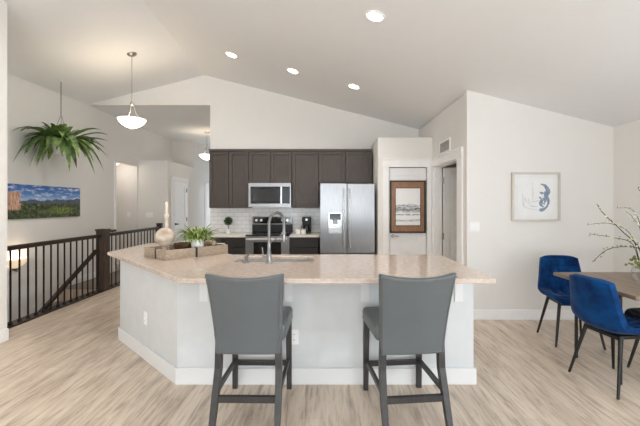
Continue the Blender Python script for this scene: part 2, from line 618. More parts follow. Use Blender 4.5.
# stairwell below the floor
m = MB()
m.box(-3.80, -3.70, 1.0, 6.16, -2.9, -0.2)
m.box(-4.64, -3.70, 6.16, 6.26, -2.9, -0.2)
m.box(-4.64, -3.70, 0.9, 6.26, -3.0, -2.9)
m.box(-3.80, -3.50, 1.0, 3.87, -0.2, 0.0)
struct(m.build('wall_stairwell', 'wall', weld=False))

m = MB()
for k in range(14):
    y1 = 6.14 - 0.262 * k
    z1 = -0.19 * (k + 1) + 0.0
    m.box(-4.515, -3.805, y1 - 0.29, y1, z1 - 0.19, z1)
st = struct(m.build('staircase', 'carpet', weld=False))

# art wall (frontal, on the right) and the side wall with the open door
m = MB()
m.prism([(1.76, 0), (3.7, 0), (3.7, HC(3.7) + .02), (1.76, HC(1.76) + .02)], 'y', 4.56, 4.68)
struct(m.build('wall_back', 'wall'))
m = MB()
m.box(1.76, 1.88, 4.68, 4.87, 0, HC(1.88) + .01)
m.box(1.76, 1.88, 5.92, YK, 0, HC(1.88) + .01)
m.box(1.76, 1.88, 4.87, 5.92, 2.05, HC(1.88) + .01)
struct(m.build('wall_side', 'wall', weld=False))

# right wall with two windows
m = MB()
hz = HC(XR) + 0.01
WIN_R = [(0.9, 2.9), (-2.6, -0.6)]
m.box(XR, 3.7, YR, 7.06, 0, 0.55); m.box(XR, 3.7, YR, 7.06, 2.12, hz)
m.box(XR, 3.7, YR, -2.6, .55, 2.12); m.box(XR, 3.7, -0.6, 0.9, .55, 2.12); m.box(XR, 3.7, 2.9, 7.06, .55, 2.12)
struct(m.build('wall_right', 'wall', weld=False))
# rear wall with a wide patio window
m = MB()
m.box(-3.5, -2.4, YR - .12, YR, 0, 3.63)
m.box(1.8, 3.7, YR - .12, YR, 0, 2.9)
m.prism([(-2.4, 2.35), (1.8, 2.35), (1.8, HC(1.8) + .02), (RX, RZ + .02), (-2.4, HC(-2.4) + .02)], 'y', YR - .12, YR)
struct(m.build('wall_rear', 'wall', weld=False))


def window(name, axis, a0, a1, z0, z1, w0, w1, n):
    """frame + panes; axis 'x' = in a wall running along x"""
    f = MB(); g = MB()
    t = 0.05
    def bx(mb, u0, u1, d0, d1, s0, s1):
        if axis == 'x': mb.box(u0, u1, d0, d1, s0, s1)
        else: mb.box(d0, d1, u0, u1, s0, s1)
    bx(f, a0, a1, w0, w1, z0, z0 + t); bx(f, a0, a1, w0, w1, z1 - t, z1)
    for k in range(n + 1):
        c = a0 + (a1 - a0 - t) * k / n
        bx(f, c, c + t, w0, w1, z0 + t, z1 - t)
    wm = (w0 + w1) / 2
    bx(g, a0 + t, a1 - t, wm - 0.004, wm + 0.004, z0 + t, z1 - t)
    fo = struct(f.build(name, 'trim', weld=False))
    g.build('pane', 'glass', fo)
window('window_1', 'x', -2.4, 1.8, 0.0, 2.35, YR - .10, YR - .03, 3)
window('window_2', 'y', 0.9, 2.9, .55, 2.12, 3.62, 3.68, 2)
window('window_3', 'y', -2.6, -0.6, .55, 2.12, 3.62, 3.68, 2)

# pantry box beside the fridge
YP = 6.03
m = MB()
m.box(0.861, 1.035, YP, YP + .1, 0, 2.547)
m.box(1.666, 1.76, YP, YP + .1, 0, 2.547)
m.box(1.035, 1.666, YP, YP + .1, 2.055, 2.547)
m.box(0.861, 0.95, YP + .1, YK, 0, 2.547)
m.box(0.95, 1.76, YP + .1, YK, 2.47, 2.547)
struct(m.build('wall_pantry', 'wall', weld=False))

# entry hall
m = MB()
m.box(XL, -3.80, 8.77, 10.5, 0, 2.5)
struct(m.build('wall_closet', 'wall'))
m = MB()
m.box(-4.64, -3.90, 10.77, 10.9, 0, 3.34)
m.box(-3.98, -3.90, 10.9, 12.72, 0, 3.34)
m.box(-4.52, -3.80, 10.5, 10.77, 0, 2.5)
struct(m.build('wall_hall_left', 'wall', weld=False))
m = MB()
m.box(-3.98, -3.55, 12.72, 12.82, 0, 3.34); m.box(-2.5, -2.0, 12.72, 12.82, 0, 3.34); m.box(-3.55, -2.5, 12.72, 12.82, 2.3, 3.34)
struct(m.build('wall_hall_end', 'wall', weld=False))
m = MB(); m.box(-2.2, -2.1, 7.06, 12.72, 0, 3.34)
struct(m.build('wall_hall_right', 'wall'))
window('window_4', 'x', -3.55, -2.5, 0.0, 2.3, 12.74, 12.80, 1)
m = MB()
m.box(-7.0, -4.64, 8.84, 8.95, 0, 2.45); m.box(-7.0, -4.64, 7.68, 7.79, 0, 2.45); m.box(-7.1, -7.0, 7.68, 8.95, 0, 2.45)
struct(m.build('wall_passage', 'wall', weld=False))


# ------------------------------------------------------------------ trim, doors
def slab_door(name, m_name, x0, x1, y, z0, z1, th=0.035, panels=((0.12, 0.95), (1.08, 1.92)), stile=0.11, face=-1):
    """frontal two-panel door slab, face towards -y at y"""
    d = MB()
    d.box(x0, x0 + stile, y, y + th, z0, z1); d.box(x1 - stile, x1, y, y + th, z0, z1)
    zs = [z0] + [v for p in panels for v in p] + [z1]
    for k in range(0, len(zs), 2):
        d.box(x0 + stile, x1 - stile, y, y + th, zs[k], zs[k + 1])
    for (a, b) in panels:
        d.box(x0 + stile, x1 - stile, y + 0.011, y + th - .011, a, b)
        d.box(x0 + stile + .035, x1 - stile - .035, y + 0.005, y + th - .005, a + .035, b - .035)
    return struct(d.build(name, m_name, bevel=0.003, weld=False))


d1 = slab_door('door_1', 'door', 1.047, 1.655, YP + .02, 0.01, 2.045)
h = MB()
h.lathe([(0.028, 0), (0.028, -.012), (0.012, -.016), (0.012, -.045), (0.016, -.05), (.016, -.06), (0, -.06)], (1.10, YP + .02, 0.92), 20, 'y')
h.tube([(1.10, YP - .035, .92), (1.145, YP - .04, .92), (1.195, YP - .036, .918)], [.010, .009, .008])
h.build('door_handle', 'nickel', d1, smooth=True)
for zz in (0.25, 1.05, 1.82):
    hb = MB(); hb.tube([(1.659, YP + .012, zz - .045), (1.659, YP + .012, zz + .045)], .007, 8)
    hb.build('hinge', 'nickel', d1)

m = MB()   # craftsman casing round the pantry door
m.box(0.938, 1.037, YP - .022, YP, 0, 2.055); m.box(1.664, 1.737, YP - .022, YP, 0, 2.055)
m.box(0.928, 1.738, YP - .028, YP, 2.055, 2.173); m.box(0.918, 1.738, YP - .038, YP, 2.173, 2.194)
struct(m.build('trim_1', 'trim', bevel=.003, weld=False))
m = MB()   # casing round the open doorway in the side wall
m.box(1.738, 1.76, 4.68, 4.86, 0, 2.05); m.box(1.738, 1.76, 5.93, 5.99, 0, 2.05)
m.box(1.732, 1.76, 4.67, 5.99, 2.05, 2.155); m.box(1.722, 1.76, 4.66, 5.99, 2.155, 2.175)
m.box(1.762, 1.878, 4.87, 4.885, 0, 2.05); m.box(1.762, 1.878, 5.905, 5.92, 0, 2.05); m.box(1.762, 1.878, 4.885, 5.905, 2.035, 2.05)
struct(m.build('trim_2', 'trim', bevel=.003, weld=False))
d2 = slab_door('door_2', 'door_grey', 1.890, 2.85, 5.862, 0.01, 2.03, stile=.10)
for zz in (0.25, .93, 1.82):
    h = MB(); h.box(1.868, 1.893, 5.854, 5.864, zz - .05, zz + .05); h.tube([(1.878, 5.848, zz - .055), (1.878, 5.848, zz + .055)], .010, 8)
    h.build('hinge', 'nickel', d2, weld=False)
h = MB()
h.lathe([(0.028, 0), (0.028, -.012), (0.012, -.016), (0.012, -.045), (0, -.06)], (2.78, 5.862, 0.95), 20, 'y')
h.tube([(2.78, 5.812, .95), (2.68, 5.812, .95)], .009)
h.build('door_handle', 'nickel', d2, smooth=True, weld=False)

# closet door on the hall side of the closet (faces +x)
def side_door(name, x, y0, y1, z1=2.03):
    d = MB()
    th = .03; st = .1
    d.box(x, x + th, y0, y0 + st, .01, z1); d.box(x, x + th, y1 - st, y1, .01, z1)
    for (a, b) in ((.01, .2), (.95, 1.08), (1.92, z1)): d.box(x, x + th, y0 + st, y1 - st, a, b)
    d.box(x, x + th - .012, y0 + st, y1 - st, .2, .95); d.box(x, x + th - .012, y0 + st, y1 - st, 1.08, 1.92)
    return struct(d.build(name, 'door', weld=False))
d3 = side_door('door_3', -3.798, 9.07, 9.86)
h = MB(); h.lathe([(.028, 0), (.028, .012), (.012, .016), (.012, .05), (0, .06)], (-3.768, 9.14, .95), 16, 'x'); h.tube([(-3.72, 9.14, .95), (-3.72, 9.24, .95)], .009)
h.build('door_handle', 'black', d3, smooth=True)
for zz in (.25, 1.05, 1.82):
    h = MB(); h.tube([(-3.762, 9.868, zz - .05), (-3.762, 9.868, zz + .05)], .010, 8); h.build('hinge', 'iron', d3)
m = MB()
m.box(-3.80, -3.775, 8.97, 9.065, 0, 2.04); m.box(-3.80, -3.775, 9.875, 9.97, 0, 2.04); m.box(-3.80, -3.77, 8.95, 9.99, 2.04, 2.14)
struct(m.build('trim_3', 'trim', weld=False))
d4 = side_door('door_4', -3.898, 11.86, 12.6)
m = MB()
m.box(-3.90, -3.875, 11.74, 11.85, 0, 2.04); m.box(-3.90, -3.875, 12.61, 12.70, 0, 2.04); m.box(-3.90, -3.87, 11.73, 12.71, 2.04, 2.15)
struct(m.build('trim_4', 'trim', weld=False))
m = MB()   # thin casing of the passage opening
m.box(XL, XL + .015, 7.78, 7.85, 0, 2.36)
m.box(-4.64, XL + .001, 7.85, 7.862, 0, 2.36)
struct(m.build('trim_5', 'trim', weld=False))

BH = 0.125
m = MB(); m.box(1.76, XR, 4.542, 4.56, 0, BH); struct(m.build('baseboard_back', 'trim', bevel=.004))
m = MB(); m.box(XR - .018, XR, YR, 4.542, 0, BH); struct(m.build('baseboard_right', 'trim', bevel=.004))
m = MB(); m.box(-3.38, -3.362, YR, 3.87, 0, BH); struct(m.build('baseboard_left', 'trim', bevel=.004))
m = MB(); m.box(XL, -3.80, 8.752, 8.77, 0, BH); m.box(XL, XL + .018, 6.3, 7.78, 0, BH); m.box(-7, -4.64, 8.822, 8.84, 0, BH)
m.box(-3.8, -3.782, 8.77, 8.97, 0, BH); m.box(-3.8, -3.782, 9.98, 10.77, 0, BH); m.box(-3.9, -3.882, 10.78, 11.74, 0, BH)
struct(m.build('baseboard_hall', 'trim', weld=False))
m = MB(); m.box(0.861, .938, YP - .018, YP, 0, BH); struct(m.build('baseboard_pantry', 'trim'))
# wood nosing along the stairwell edge
m = MB(); m.box(-3.83, -3.66, 3.88, 8.26, 0.0, 0.018); struct(m.build('trim_6', 'rail', bevel=.004))
m = MB(); m.box(-4.51, -3.82, 6.18, 8.2, 0.0, 0.012); struct(m.build('floor_landing', 'carpet'))


# ------------------------------------------------------------------ kitchen units
def shaker(mb, x0, x1, z0, z1, yf, th=0.02, rail=0.058):
    mb.box(x0, x0 + rail, yf, yf + th, z0, z1); mb.box(x1 - rail, x1, yf, yf + th, z0, z1)
    mb.box(x0 + rail, x1 - rail, yf, yf + th, z0, z0 + rail); mb.box(x0 + rail, x1 - rail, yf, yf + th, z1 - rail, z1)
    mb.box(x0 + rail, x1 - rail, yf + .014, yf + th, z0 + rail, z1 - rail)


def wall_cabinet(label, x0, x1, z0, z1, ndoor, yf=6.61):
    loc = ((x0 + x1) / 2, YK - .005, z0)
    t = thing('wall_cabinet', label, 'cabinet', loc)
    b = MB(loc); b.box(x0, x1, yf + .022, YK - .003, z0, z1); b.build('body', 'cabinet', t)
    w = (x1 - x0) / ndoor
    for k in range(ndoor):
        d = MB(loc); shaker(d, x0 + k * w + .005, x0 + (k + 1) * w - .005, z0 + .004, z1 - .03, yf)
        d.build('door', 'cabinet', t, bevel=.002, weld=False)
    c = MB(loc); c.box(x0, x1, yf - .012, yf + .022, z1 - .026, z1 + .012); c.build('top_moulding', 'cabinet', t)
    return t
wall_cabinet('tall dark two-door wall cabinet left of the microwave', -2.12, -1.40, 1.375, 2.43, 2)
wall_cabinet('short dark two-door wall cabinet directly above the microwave', -1.398, -.618, 1.825, 2.43, 2)
wall_cabinet('tall dark single-door wall cabinet between microwave and refrigerator', -.616, -.136, 1.375, 2.43, 1)
wall_cabinet('short dark two-door wall cabinet above the steel refrigerator', -.134, .836, 1.825, 2.43, 2)

# microwave
loc = (-1.005, 6.9, 1.392)
t = thing('microwave', 'stainless steel over-the-range microwave under the short cabinet', 'microwave', loc)
x0, x1, z0, z1 = -1.386, -.626, 1.392, 1.822
b = MB(loc); b.box(x0, x1, 6.56, 6.93, z0, z1); b.build('body', 'steel', t, bevel=.004)
d = MB(loc)
d.box(x0, x1 - .0, 6.525, 6.558, z1 - .062, z1); d.box(x0, x1, 6.525, 6.558, z0, z0 + .062)
d.box(x0, x0 + .035, 6.525, 6.558, z0 + .062, z1 - .062)
d.box(x1 - .02, x1, 6.525, 6.558, z0 + .062, z1 - .062)
dd = d.build('door', 'steel', t, weld=False)
g = MB(loc); g.box(x0 + .035, x1 - .17, 6.529, 6.556, z0 + .062, z1 - .062); g.build('door_window', 'black_glass', dd)
g = MB(loc); g.box(x0 + .085, x1 - .215, 6.527, 6.5295, z0 + .105, z1 - .105); g.build('window_screen', 'oven_glass', dd)
g = MB(loc); g.box(x1 - .17, x1 - .02, 6.527, 6.556, z0 + .062, z1 - .062); g.build('control_panel', 'black_glass', t)
h = MB(loc); h.box(x1 - .185, x1 - .155, 6.485, 6.505, z0 + .06, z1 - .06)
h.box(x1 - .18, x1 - .16, 6.505, 6.53, z0 + .075, z0 + .1); h.box(x1 - .18, x1 - .16, 6.505, 6.53, z1 - .1, z1 - .075)
h.build('handle', 'steel_light', dd, bevel=.004, weld=False)

# range
loc = (-1.01, 6.6, 0)
t = thing('kitchen_range', 'black and stainless steel electric range with knobs on its backguard', 'stove', loc)
x0, x1 = -1.388, -.632
b = MB(loc); b.box(x0, x1, 6.33, 6.90, 0.03, .895); b.build('body', 'steel', t, bevel=.003)
c = MB(loc); c.box(x0, x1, 6.29, 6.86, .896, .915); ct = c.build('cooktop', 'black_glass', t, bevel=.003)
for (bx_, by_, br_) in ((-1.2, 6.45, .1), (-.82, 6.45, .08), (-1.2, 6.7, .08), (-.82, 6.7, .1)):
    k = MB(loc); k.lathe([(br_, 0), (br_, .001), (br_ - .006, .001), (br_ - .006, 0)], (bx_, by_, .9152), 32, close=True); k.build('burner_ring', 'slot', ct)
g = MB(loc); g.box(x0, x1, 6.86, 6.925, .916, 1.21); bgd = g.build('backguard', 'black', t, bevel=.006)
g = MB(loc); g.box(x0, x1, 6.845, 6.86, 1.085, 1.205)
g.build('control_panel', 'black_glass', bgd)
g = MB(loc); g.box(x0 - .002, x0 + .022, 6.84, 6.863, 1.07, 1.212); g.box(x1 - .022, x1 + .002, 6.84, 6.863, 1.07, 1.212); g.box(x0 + .022, x1 - .022, 6.84, 6.863, 1.205, 1.217); g.box(x0 + .022, x1 - .022, 6.84, 6.863, 1.068, 1.08)
g.build('steel_trim', 'steel', bgd, weld=False)
for kx in (-1.30, -1.21, -.81, -.72):
    k = MB(loc); k.lathe([(.030, 0), (.027, -.02), (.024, -.03), (0, -.03)], (kx, 6.845, 1.145), 20, 'y'); k.build('knob', 'steel_light', t, smooth=True)
g = MB(loc); g.box(-1.09, -.93, 6.842, 6.8455, 1.11, 1.18); g.build('display', 'oven_glass', bgd)
o = MB(loc); o.box(x0, x0 + .14, 6.285, 6.328, .23, .885); o.box(x1 - .14, x1, 6.285, 6.328, .23, .885)
o.box(x0 + .14, x1 - .14, 6.285, 6.328, .23, .36); o.box(x0 + .14, x1 - .14, 6.285, 6.328, .79, .885)
od = o.build('oven_door', 'steel', t, weld=False)
o = MB(loc); o.box(x0 + .14, x1 - .14, 6.289, 6.326, .36, .79); o.build('door_window', 'black_glass', od)
o = MB(loc); o.tube([(x0 + .03, 6.235, .845), (x1 - .03, 6.235, .845)], .018, 12); o.box(x0 + .05, x0 + .075, 6.235, 6.287, .835, .855); o.box(x1 - .075, x1 - .05, 6.235, 6.287, .835, .855)
o.build('handle', 'steel_light', od, weld=False)
o = MB(loc); o.box(x0, x1, 6.29, 6.328, .05, .22); o.build('drawer', 'steel', t)

# refrigerator
loc = (.3625, 6.5, 0)
t = thing('refrigerator', 'tall stainless steel french-door refrigerator with water dispenser', 'refrigerator', loc)
x0, x1, xm, yf = -.094, .818, .347, 6.10
b = MB(loc); b.box(x0 + .004, x1 - .004, 6.18, 6.92, .02, 1.78); b.build('body', 'steel', t, bevel=.004)
def fdoor(name, a, b_, z0, z1):
    d = MB(loc); d.box(a, b_, yf, 6.178, z0, z1); return d.build(name, 'steel', t, bevel=.012, bseg=3)
# left door is built round the dispenser recess
d = MB(loc)
ax, bx2, dz0, dz1 = .04, .264, .95, 1.30
d.box(x0, ax, yf, 6.178, .62, 1.79); d.box(bx2, xm - .004, yf, 6.178, .62, 1.79)
d.box(ax, bx2, yf, 6.178, .62, dz0); d.box(ax, bx2, yf, 6.178, dz1, 1.79); d.box(ax, bx2, 6.16, 6.178, dz0, dz1)
dl = d.build('door', 'steel', t, weld=False)
dr = fdoor('door', xm + .004, x1, .62, 1.79)
q = MB(loc)
q.box(ax + .002, ax + .016, yf - .006, 6.158, dz0 + .002, dz1 - .002); q.box(bx2 - .016, bx2 - .002, yf - .006, 6.158, dz0 + .002, dz1 - .002)
q.box(ax + .016, bx2 - .016, yf - .006, 6.158, dz0 + .002, dz0 + .03); q.box(ax + .016, bx2 - .016, yf - .006, 6.158, dz1 - .014, dz1 - .002)
q.box(ax + .016, bx2 - .016, 6.148, 6.158, dz0 + .03, dz1 - .12)
dq = q.build('water_dispenser', 'steel_light', dl, weld=False)
q = MB(loc); q.box(ax + .016, bx2 - .016, yf - .004, 6.158, dz1 - .12, dz1 - .014); q.box(ax + .07, bx2 - .07, yf + .02, 6.148, dz1 - .19, dz1 - .12); q.build('dispenser_panel', 'black_glass', dl, weld=False)
for hx in (xm - .05, xm + .05):
    h = MB(loc); h.tube([(hx, yf - .055, .72), (hx, yf - .055, 1.70)], .013, 12)
    for zz in (.76, 1.66): h.tube([(hx, yf - .055, zz), (hx, yf + .002, zz)], .010, 10)
    h.build('handle', 'steel_light', dl if hx < xm else dr, smooth=True)
fd = fdoor('freezer_drawer', x0, x1, .05, .61)
h = MB(loc); h.tube([(x0 + .1, yf - .055, .53), (x1 - .1, yf - .055, .53)], .013, 12)
for xx in (x0 + .14, x1 - .14): h.tube([(xx, yf - .055, .53), (xx, yf + .002, .53)], .010, 10)
h.build('handle', 'steel_light', fd, smooth=True)
for i, fx in enumerate((x0 + .08, x1 - .08)):
    for fy in (6.2, 6.8):
        h = MB(loc); h.box(fx - .03, fx + .03, fy, fy + .06, 0, .022); h.build('foot', 'black', t)

# base cabinets, counters, backsplash
def base_cabinet(label, x0, x1, nd):
    loc = ((x0 + x1) / 2, 6.6, 0)
    t = thing('base_cabinet', label, 'cabinet', loc)
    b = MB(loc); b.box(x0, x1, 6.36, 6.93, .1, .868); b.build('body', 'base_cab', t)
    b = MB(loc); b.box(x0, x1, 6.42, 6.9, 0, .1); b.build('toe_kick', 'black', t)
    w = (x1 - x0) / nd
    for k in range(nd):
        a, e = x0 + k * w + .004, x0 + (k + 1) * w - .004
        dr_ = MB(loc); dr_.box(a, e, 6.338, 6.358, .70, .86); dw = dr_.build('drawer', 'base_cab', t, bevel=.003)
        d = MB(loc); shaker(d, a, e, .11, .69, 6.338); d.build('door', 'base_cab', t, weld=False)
    return t
base_cabinet('dark base cabinet under the counter left of the range', -2.14, -1.392, 2)
base_cabinet('dark base cabinet under the counter right of the range', -.628, -.13, 1)
m = MB((-1.77, 6.6, .87)); m.box(-2.16, -1.391, 6.305, 6.935, .87, .91)
tag(m.build('countertop', 'counter', bevel=.004), 'white quartz countertop left of the range holding a topiary', 'countertop')
m = MB((-.38, 6.6, .87)); m.box(-.629, -.112, 6.305, 6.935, .87, .91)
tag(m.build('countertop', 'counter', bevel=.004), 'white quartz countertop right of the range holding a coffee maker', 'countertop')
m = MB(); m.box(-2.19, -.1, 6.928, YK, .91, 1.39); m.box(-1.39, -.63, 6.928, YK, .7, .91)
struct(m.build('trim_7', 'tile', weld=False))

# coffee maker, cups, topiary
loc = (-.355, 6.72, .91)
t = thing('coffee_maker', 'black drip coffee maker on the back counter by the refrigerator', 'coffee maker', loc)
b = MB(loc); b.box(-.435, -.275, 6.62, 6.82, .911, .935); b.box(-.435, -.275, 6.74, 6.82, .935, 1.21); b.build('body', 'black', t, bevel=.008, weld=False)
b = MB(loc); b.box(-.435, -.275, 6.62, 6.739, 1.12, 1.21); b.build('brew_head', 'black', t, bevel=.01)
b = MB(loc); b.lathe([(.0, .0), (.052, 0), (.06, .03), (.058, .09), (.045, .125), (.05, .135)], (-.355, 6.68, .9365), 24); c_ = b.build('carafe', 'oven_glass', t, smooth=True)
b = MB(loc); b.tube([(-.405, 6.65, 1.05), (-.44, 6.61, 1.045), (-.44, 6.61, .985), (-.405, 6.65, .97)], .007, 8); b.build('handle', 'black', c_, smooth=True)
b = MB(loc); b.lathe([(.018, 0), (.018, -.004), (0, -.004)], (-.355, 6.619, 1.165), 20, 'y'); b.build('button', 'steel_light', t)

def canister(label, cx, cy):
    loc = (cx, cy, .91)
    t = thing('canister', label, 'canister', loc, group='white canisters on the back counter')
    b = MB(loc); b.box(cx - .04, cx + .04, cy - .04, cy + .04, .911, .99); b.build('body', 'pot_white', t, bevel=.008)
    b = MB(loc); b.box(cx - .041, cx + .041, cy - .041, cy + .041, .991, 1.003); b.build('lid', 'candle', t, bevel=.004)
canister('small white square canister, the left one before the coffee maker', -.495, 6.5)
canister('small white square canister, the right one before the coffee maker', -.398, 6.5)

loc = (-1.80, 6.72, .91)
t = thing('topiary', 'small round green topiary in a white pot on back counter', 'plant', loc)
b = MB(loc); b.lathe([(0, 0), (.038, 0), (.048, .075), (.043, .075), (.035, .06), (0, .06)], (-1.80, 6.72, .911), 24); b.build('pot', 'pot_white', t, smooth=True)
b = MB(loc); b.tube([(-1.8, 6.72, .97), (-1.8, 6.72, 1.12)], .006, 8); b.build('stem', 'twig', t)
b = MB(loc)
for k in range(420):
    z = random.uniform(-1, 1); a = random.uniform(0, 6.283); r_ = math.sqrt(1 - z * z)
    n = Vector((r_ * math.cos(a), r_ * math.sin(a), z)); p = Vector(loc) + Vector((0, 0, .225)) + n * random.uniform(.045, .07)
    tdir = (n + Vector((random.uniform(-1, 1), random.uniform(-1, 1), random.uniform(-1, 1))) * .8).normalized()
    sdir = n.cross(tdir).normalized() * .007
    b.bm.faces.new(b._verts([p, p + tdir * .012 + sdir, p + tdir * .024, p + tdir * .012 - sdir]))
b.lathe([(0, -.05), (.025, -.045), (.045, -.02), (.05, 0), (.045, .02), (.025, .045), (0, .05)], (-1.8, 6.72, 1.135), 14)
b.build('foliage', 'leaf_topiary', t, weld=False)


# ------------------------------------------------------------------ island
TOPP = [(-1.03, 2.575), (1.20, 2.575), (1.20, 3.84), (-.98, 3.84), (-1.38, 4.24), (-1.38, 5.0), (-2.42, 5.0), (-2.42, 4.04)]
BASP = [(-1.19, 2.92), (1.18, 2.92), (1.18, 3.80), (-1.0, 3.80), (-1.42, 4.22), (-1.42, 4.95), (-2.2, 4.95), (-2.2, 3.90)]
loc = (-.3, 3.4, 0)
isl = thing('kitchen_island', 'large angled white kitchen island base under the quartz top', 'island', loc)
b = MB(loc); b.ring_prism(BASP, offset_poly(BASP, .05), 0, .872); b.build('base', 'island', isl, weld=False)
b = MB(loc); b.ring_prism(offset_poly(BASP, -.018), offset_poly(BASP, -.001), 0, .13); b.build('baseboard', 'baseboard', isl, bevel=.004, weld=False)
for bx_ in (-.976, -.30, .31, 1.06):
    b = MB(loc)
    b.box(bx_ - .032, bx_ + .032, 2.908, 2.919, .66, .872); b.box(bx_ - .032, bx_ + .032, 2.66, 2.908, .861, .872)
    bk = b.build('support_bracket', 'baseboard', isl, weld=False)

ISX0, ISX1, ISY0, ISY1 = -.855, -.115, 3.33, 3.70
b = MB((-.3, 3.4, .873)); b.prism(TOPP, 'z', .873, .910)
top = b.build('island_countertop', 'quartz')
cut = MB((-.3, 3.4, .873))
rr = .05; pts = []
for (cx, cy, a0) in ((ISX1 - rr, ISY1 - rr, 0), (ISX0 + rr, ISY1 - rr, 90), (ISX0 + rr, ISY0 + rr, 180), (ISX1 - rr, ISY0 + rr, 270)):
    for k in range(7):
        a = R(a0 + 15 * k); pts.append((cx + rr * math.cos(a), cy + rr * math.sin(a)))
cut.prism(pts, 'z', .8, 1.0)
cu = cut.build('cutter', 'quartz')
md = top.modifiers.new('hole', 'BOOLEAN'); md.operation = 'DIFFERENCE'; md.object = cu; md.solver = 'EXACT'
bpy.context.view_layer.update()
dg = bpy.context.evaluated_depsgraph_get()
newme = bpy.data.meshes.new_from_object(top.evaluated_get(dg))
top.modifiers.clear()
top.data = newme
bpy.data.objects.remove(cu, do_unlink=True)
md = top.modifiers.new('bevel', 'BEVEL'); md.width = .006; md.segments = 3; md.limit_method = 'ANGLE'
tag(top, 'large cream speckled quartz island countertop with an angled left wing', 'countertop')

# undermount sink
loc = (-.485, 3.515, .70)
t = thing('kitchen_sink', 'stainless steel undermount sink set into the island top', 'sink', loc)
b = MB(loc); e = .012
b.box(ISX0 - .01, ISX1 + .01, ISY0 - .01, ISY1 + .01, .68, .69)
b.box(ISX0 - .01, ISX0, ISY0 - .01, ISY1 + .01, .69, .872); b.box(ISX1, ISX1 + .01, ISY0 - .01, ISY1 + .01, .69, .872)
b.box(ISX0, ISX1, ISY0 - .01, ISY0, .69, .872); b.box(ISX0, ISX1, ISY1, ISY1 + .01, .69, .872)
b.build('basin', 'sink_steel', t, weld=False)
b = MB(loc); b.lathe([(.045, 0), (.045, .003), (.03, .001), (0, .001)], (-.485, 3.52, .69), 24); b.build('drain', 'steel_light', t)

# spring faucet
fx, fy = -.51, 3.265
loc = (fx, fy, .91)
t = thing('faucet', 'tall brushed steel spring-neck faucet standing by the island sink', 'faucet', loc)
b = MB(loc); b.lathe([(.030, 0), (.030, .008), (.022, .014), (.020, .10), (.016, .105), (.016, .18), (0, .18)], (fx, fy, .911), 24); b.build('base', 'faucet_steel', t, smooth=True)
b = MB(loc)
hx, hy = fx + .115, fy + .16
arc = [(fx, fy, 1.06), (fx, fy, 1.26)]
for k in range(1, 12):
    a = math.pi * k / 12
    q = (1 - math.cos(a)) / 2
    arc.append((fx + (hx - fx) * q, fy + (hy - fy) * q, 1.26 + .10 * math.sin(a)))
arc += [(hx, hy, 1.26), (hx, hy, 1.20)]
b.tube(arc, .011, 12)
# the coil round the neck
dens = []
for i in range(len(arc) - 1):
    a_, c_ = Vector(arc[i]), Vector(arc[i + 1])
    n_ = max(1, int((c_ - a_).length / .0022))
    for k in range(n_): dens.append(a_.lerp(c_, k / n_))
coil = []
for i, p in enumerate(dens[:-1]):
    tdir = (dens[i + 1] - p).normalized()
    side = Vector((hy - fy, -(hx - fx), 0)).normalized(); oth = tdir.cross(side)
    ang = i * 1.25
    coil.append(p + (side * math.cos(ang) + oth * math.sin(ang)) * .014)
b.tube(coil, .0028, 5)
b.build('spring_neck', 'faucet_steel', t, smooth=True, weld=False)
b = MB(loc); b.lathe([(0, 0), (.017, 0), (.019, .02), (.016, .06), (.014, .11), (.012, .12), (0, .12)], (hx, hy, 1.085), 20); b.build('spray_head', 'faucet_steel', t, smooth=True)
b = MB(loc); b.tube([(fx, fy, 1.085), (fx + .05, fy + .07, 1.12), (hx, hy, 1.165)], .006, 8); b.lathe([(.019, 0), (.022, .004), (.022, .016), (.019, .02)], (hx, hy, 1.157), 16)
b.build('dock_arm', 'faucet_steel', t, smooth=True, weld=False)
b = MB(loc); b.tube([(fx, fy, .965), (fx - .055, fy, .97)], .010, 10); b.tube([(fx - .05, fy, .965), (fx - .058, fy - .005, 1.05)], [.007, .005], 8); b.build('lever', 'faucet_steel', t, smooth=True, weld=False)
loc = (-.712, 3.27, .91)
t = thing('soap_dispenser', 'short steel soap dispenser beside the sink left of the faucet', 'soap dispenser', loc)
b = MB(loc); b.lathe([(.024, 0), (.024, .006), (.013, .01), (.013, .045), (.018, .05), (.018, .065), (0, .068)], (-.712, 3.27, .911), 20); b.build('pump', 'faucet_steel', t, smooth=True)
b = MB(loc); b.tube([(-.712, 3.27, .97), (-.712, 3.33, .975), (-.712, 3.355, .965)], .007, 8); b.build('spout', 'faucet_steel', t, smooth=True)


# plates on walls
def plate(name, label, cat, c, w, hgt, normal, kind='outlet', gangs=1, rot=0.0):
    """normal: 'y-' faces the camera, angle for others; built flat in local xz facing -y"""
    t = thing(name, label, cat, c, (0, 0, rot))
    b = MB(); b.box(-w / 2, w / 2, -.006, 0, -hgt / 2, hgt / 2); b.build('cover_plate', 'plate', t, bevel=.002)
    gw = w / gangs
    for g_ in range(gangs):
        cx = -w / 2 + gw * (g_ + .5)
        if kind == 'outlet':
            for zz in (-.022, .022):
                s = MB(); s.box(cx - .016, cx + .016, -.009, -.006, zz - .015, zz + .015); so = s.build('socket', 'trim', t)
                s = MB()
                for dx in (-.006, .006): s.box(cx + dx - .0015, cx + dx + .0015, -.0095, -.009, zz - .004, zz + .006)
                s.build('slot', 'slot', so, weld=False)
        else:
            s = MB(); s.box(cx - .017, cx + .017, -.010, -.006, -.034, .034); s.build('rocker', 'trim', t, bevel=.002)
plate('wall_outlet', 'white outlet on the front of the island between the two stools', 'outlet', (-.256, 2.9195, .375), .072, .118, 'y-')
plate('wall_outlet', 'white outlet on the angled left face of the island', 'outlet', (-1.672, 3.3865, .38), .072, .118, '', rot=R(-44.1))
plate('light_switch', 'white double light switch on the wall left of the blue abstract print', 'light switch', (1.86, 4.5595, 1.16), .118, .118, 'y-', 'switch', 2)
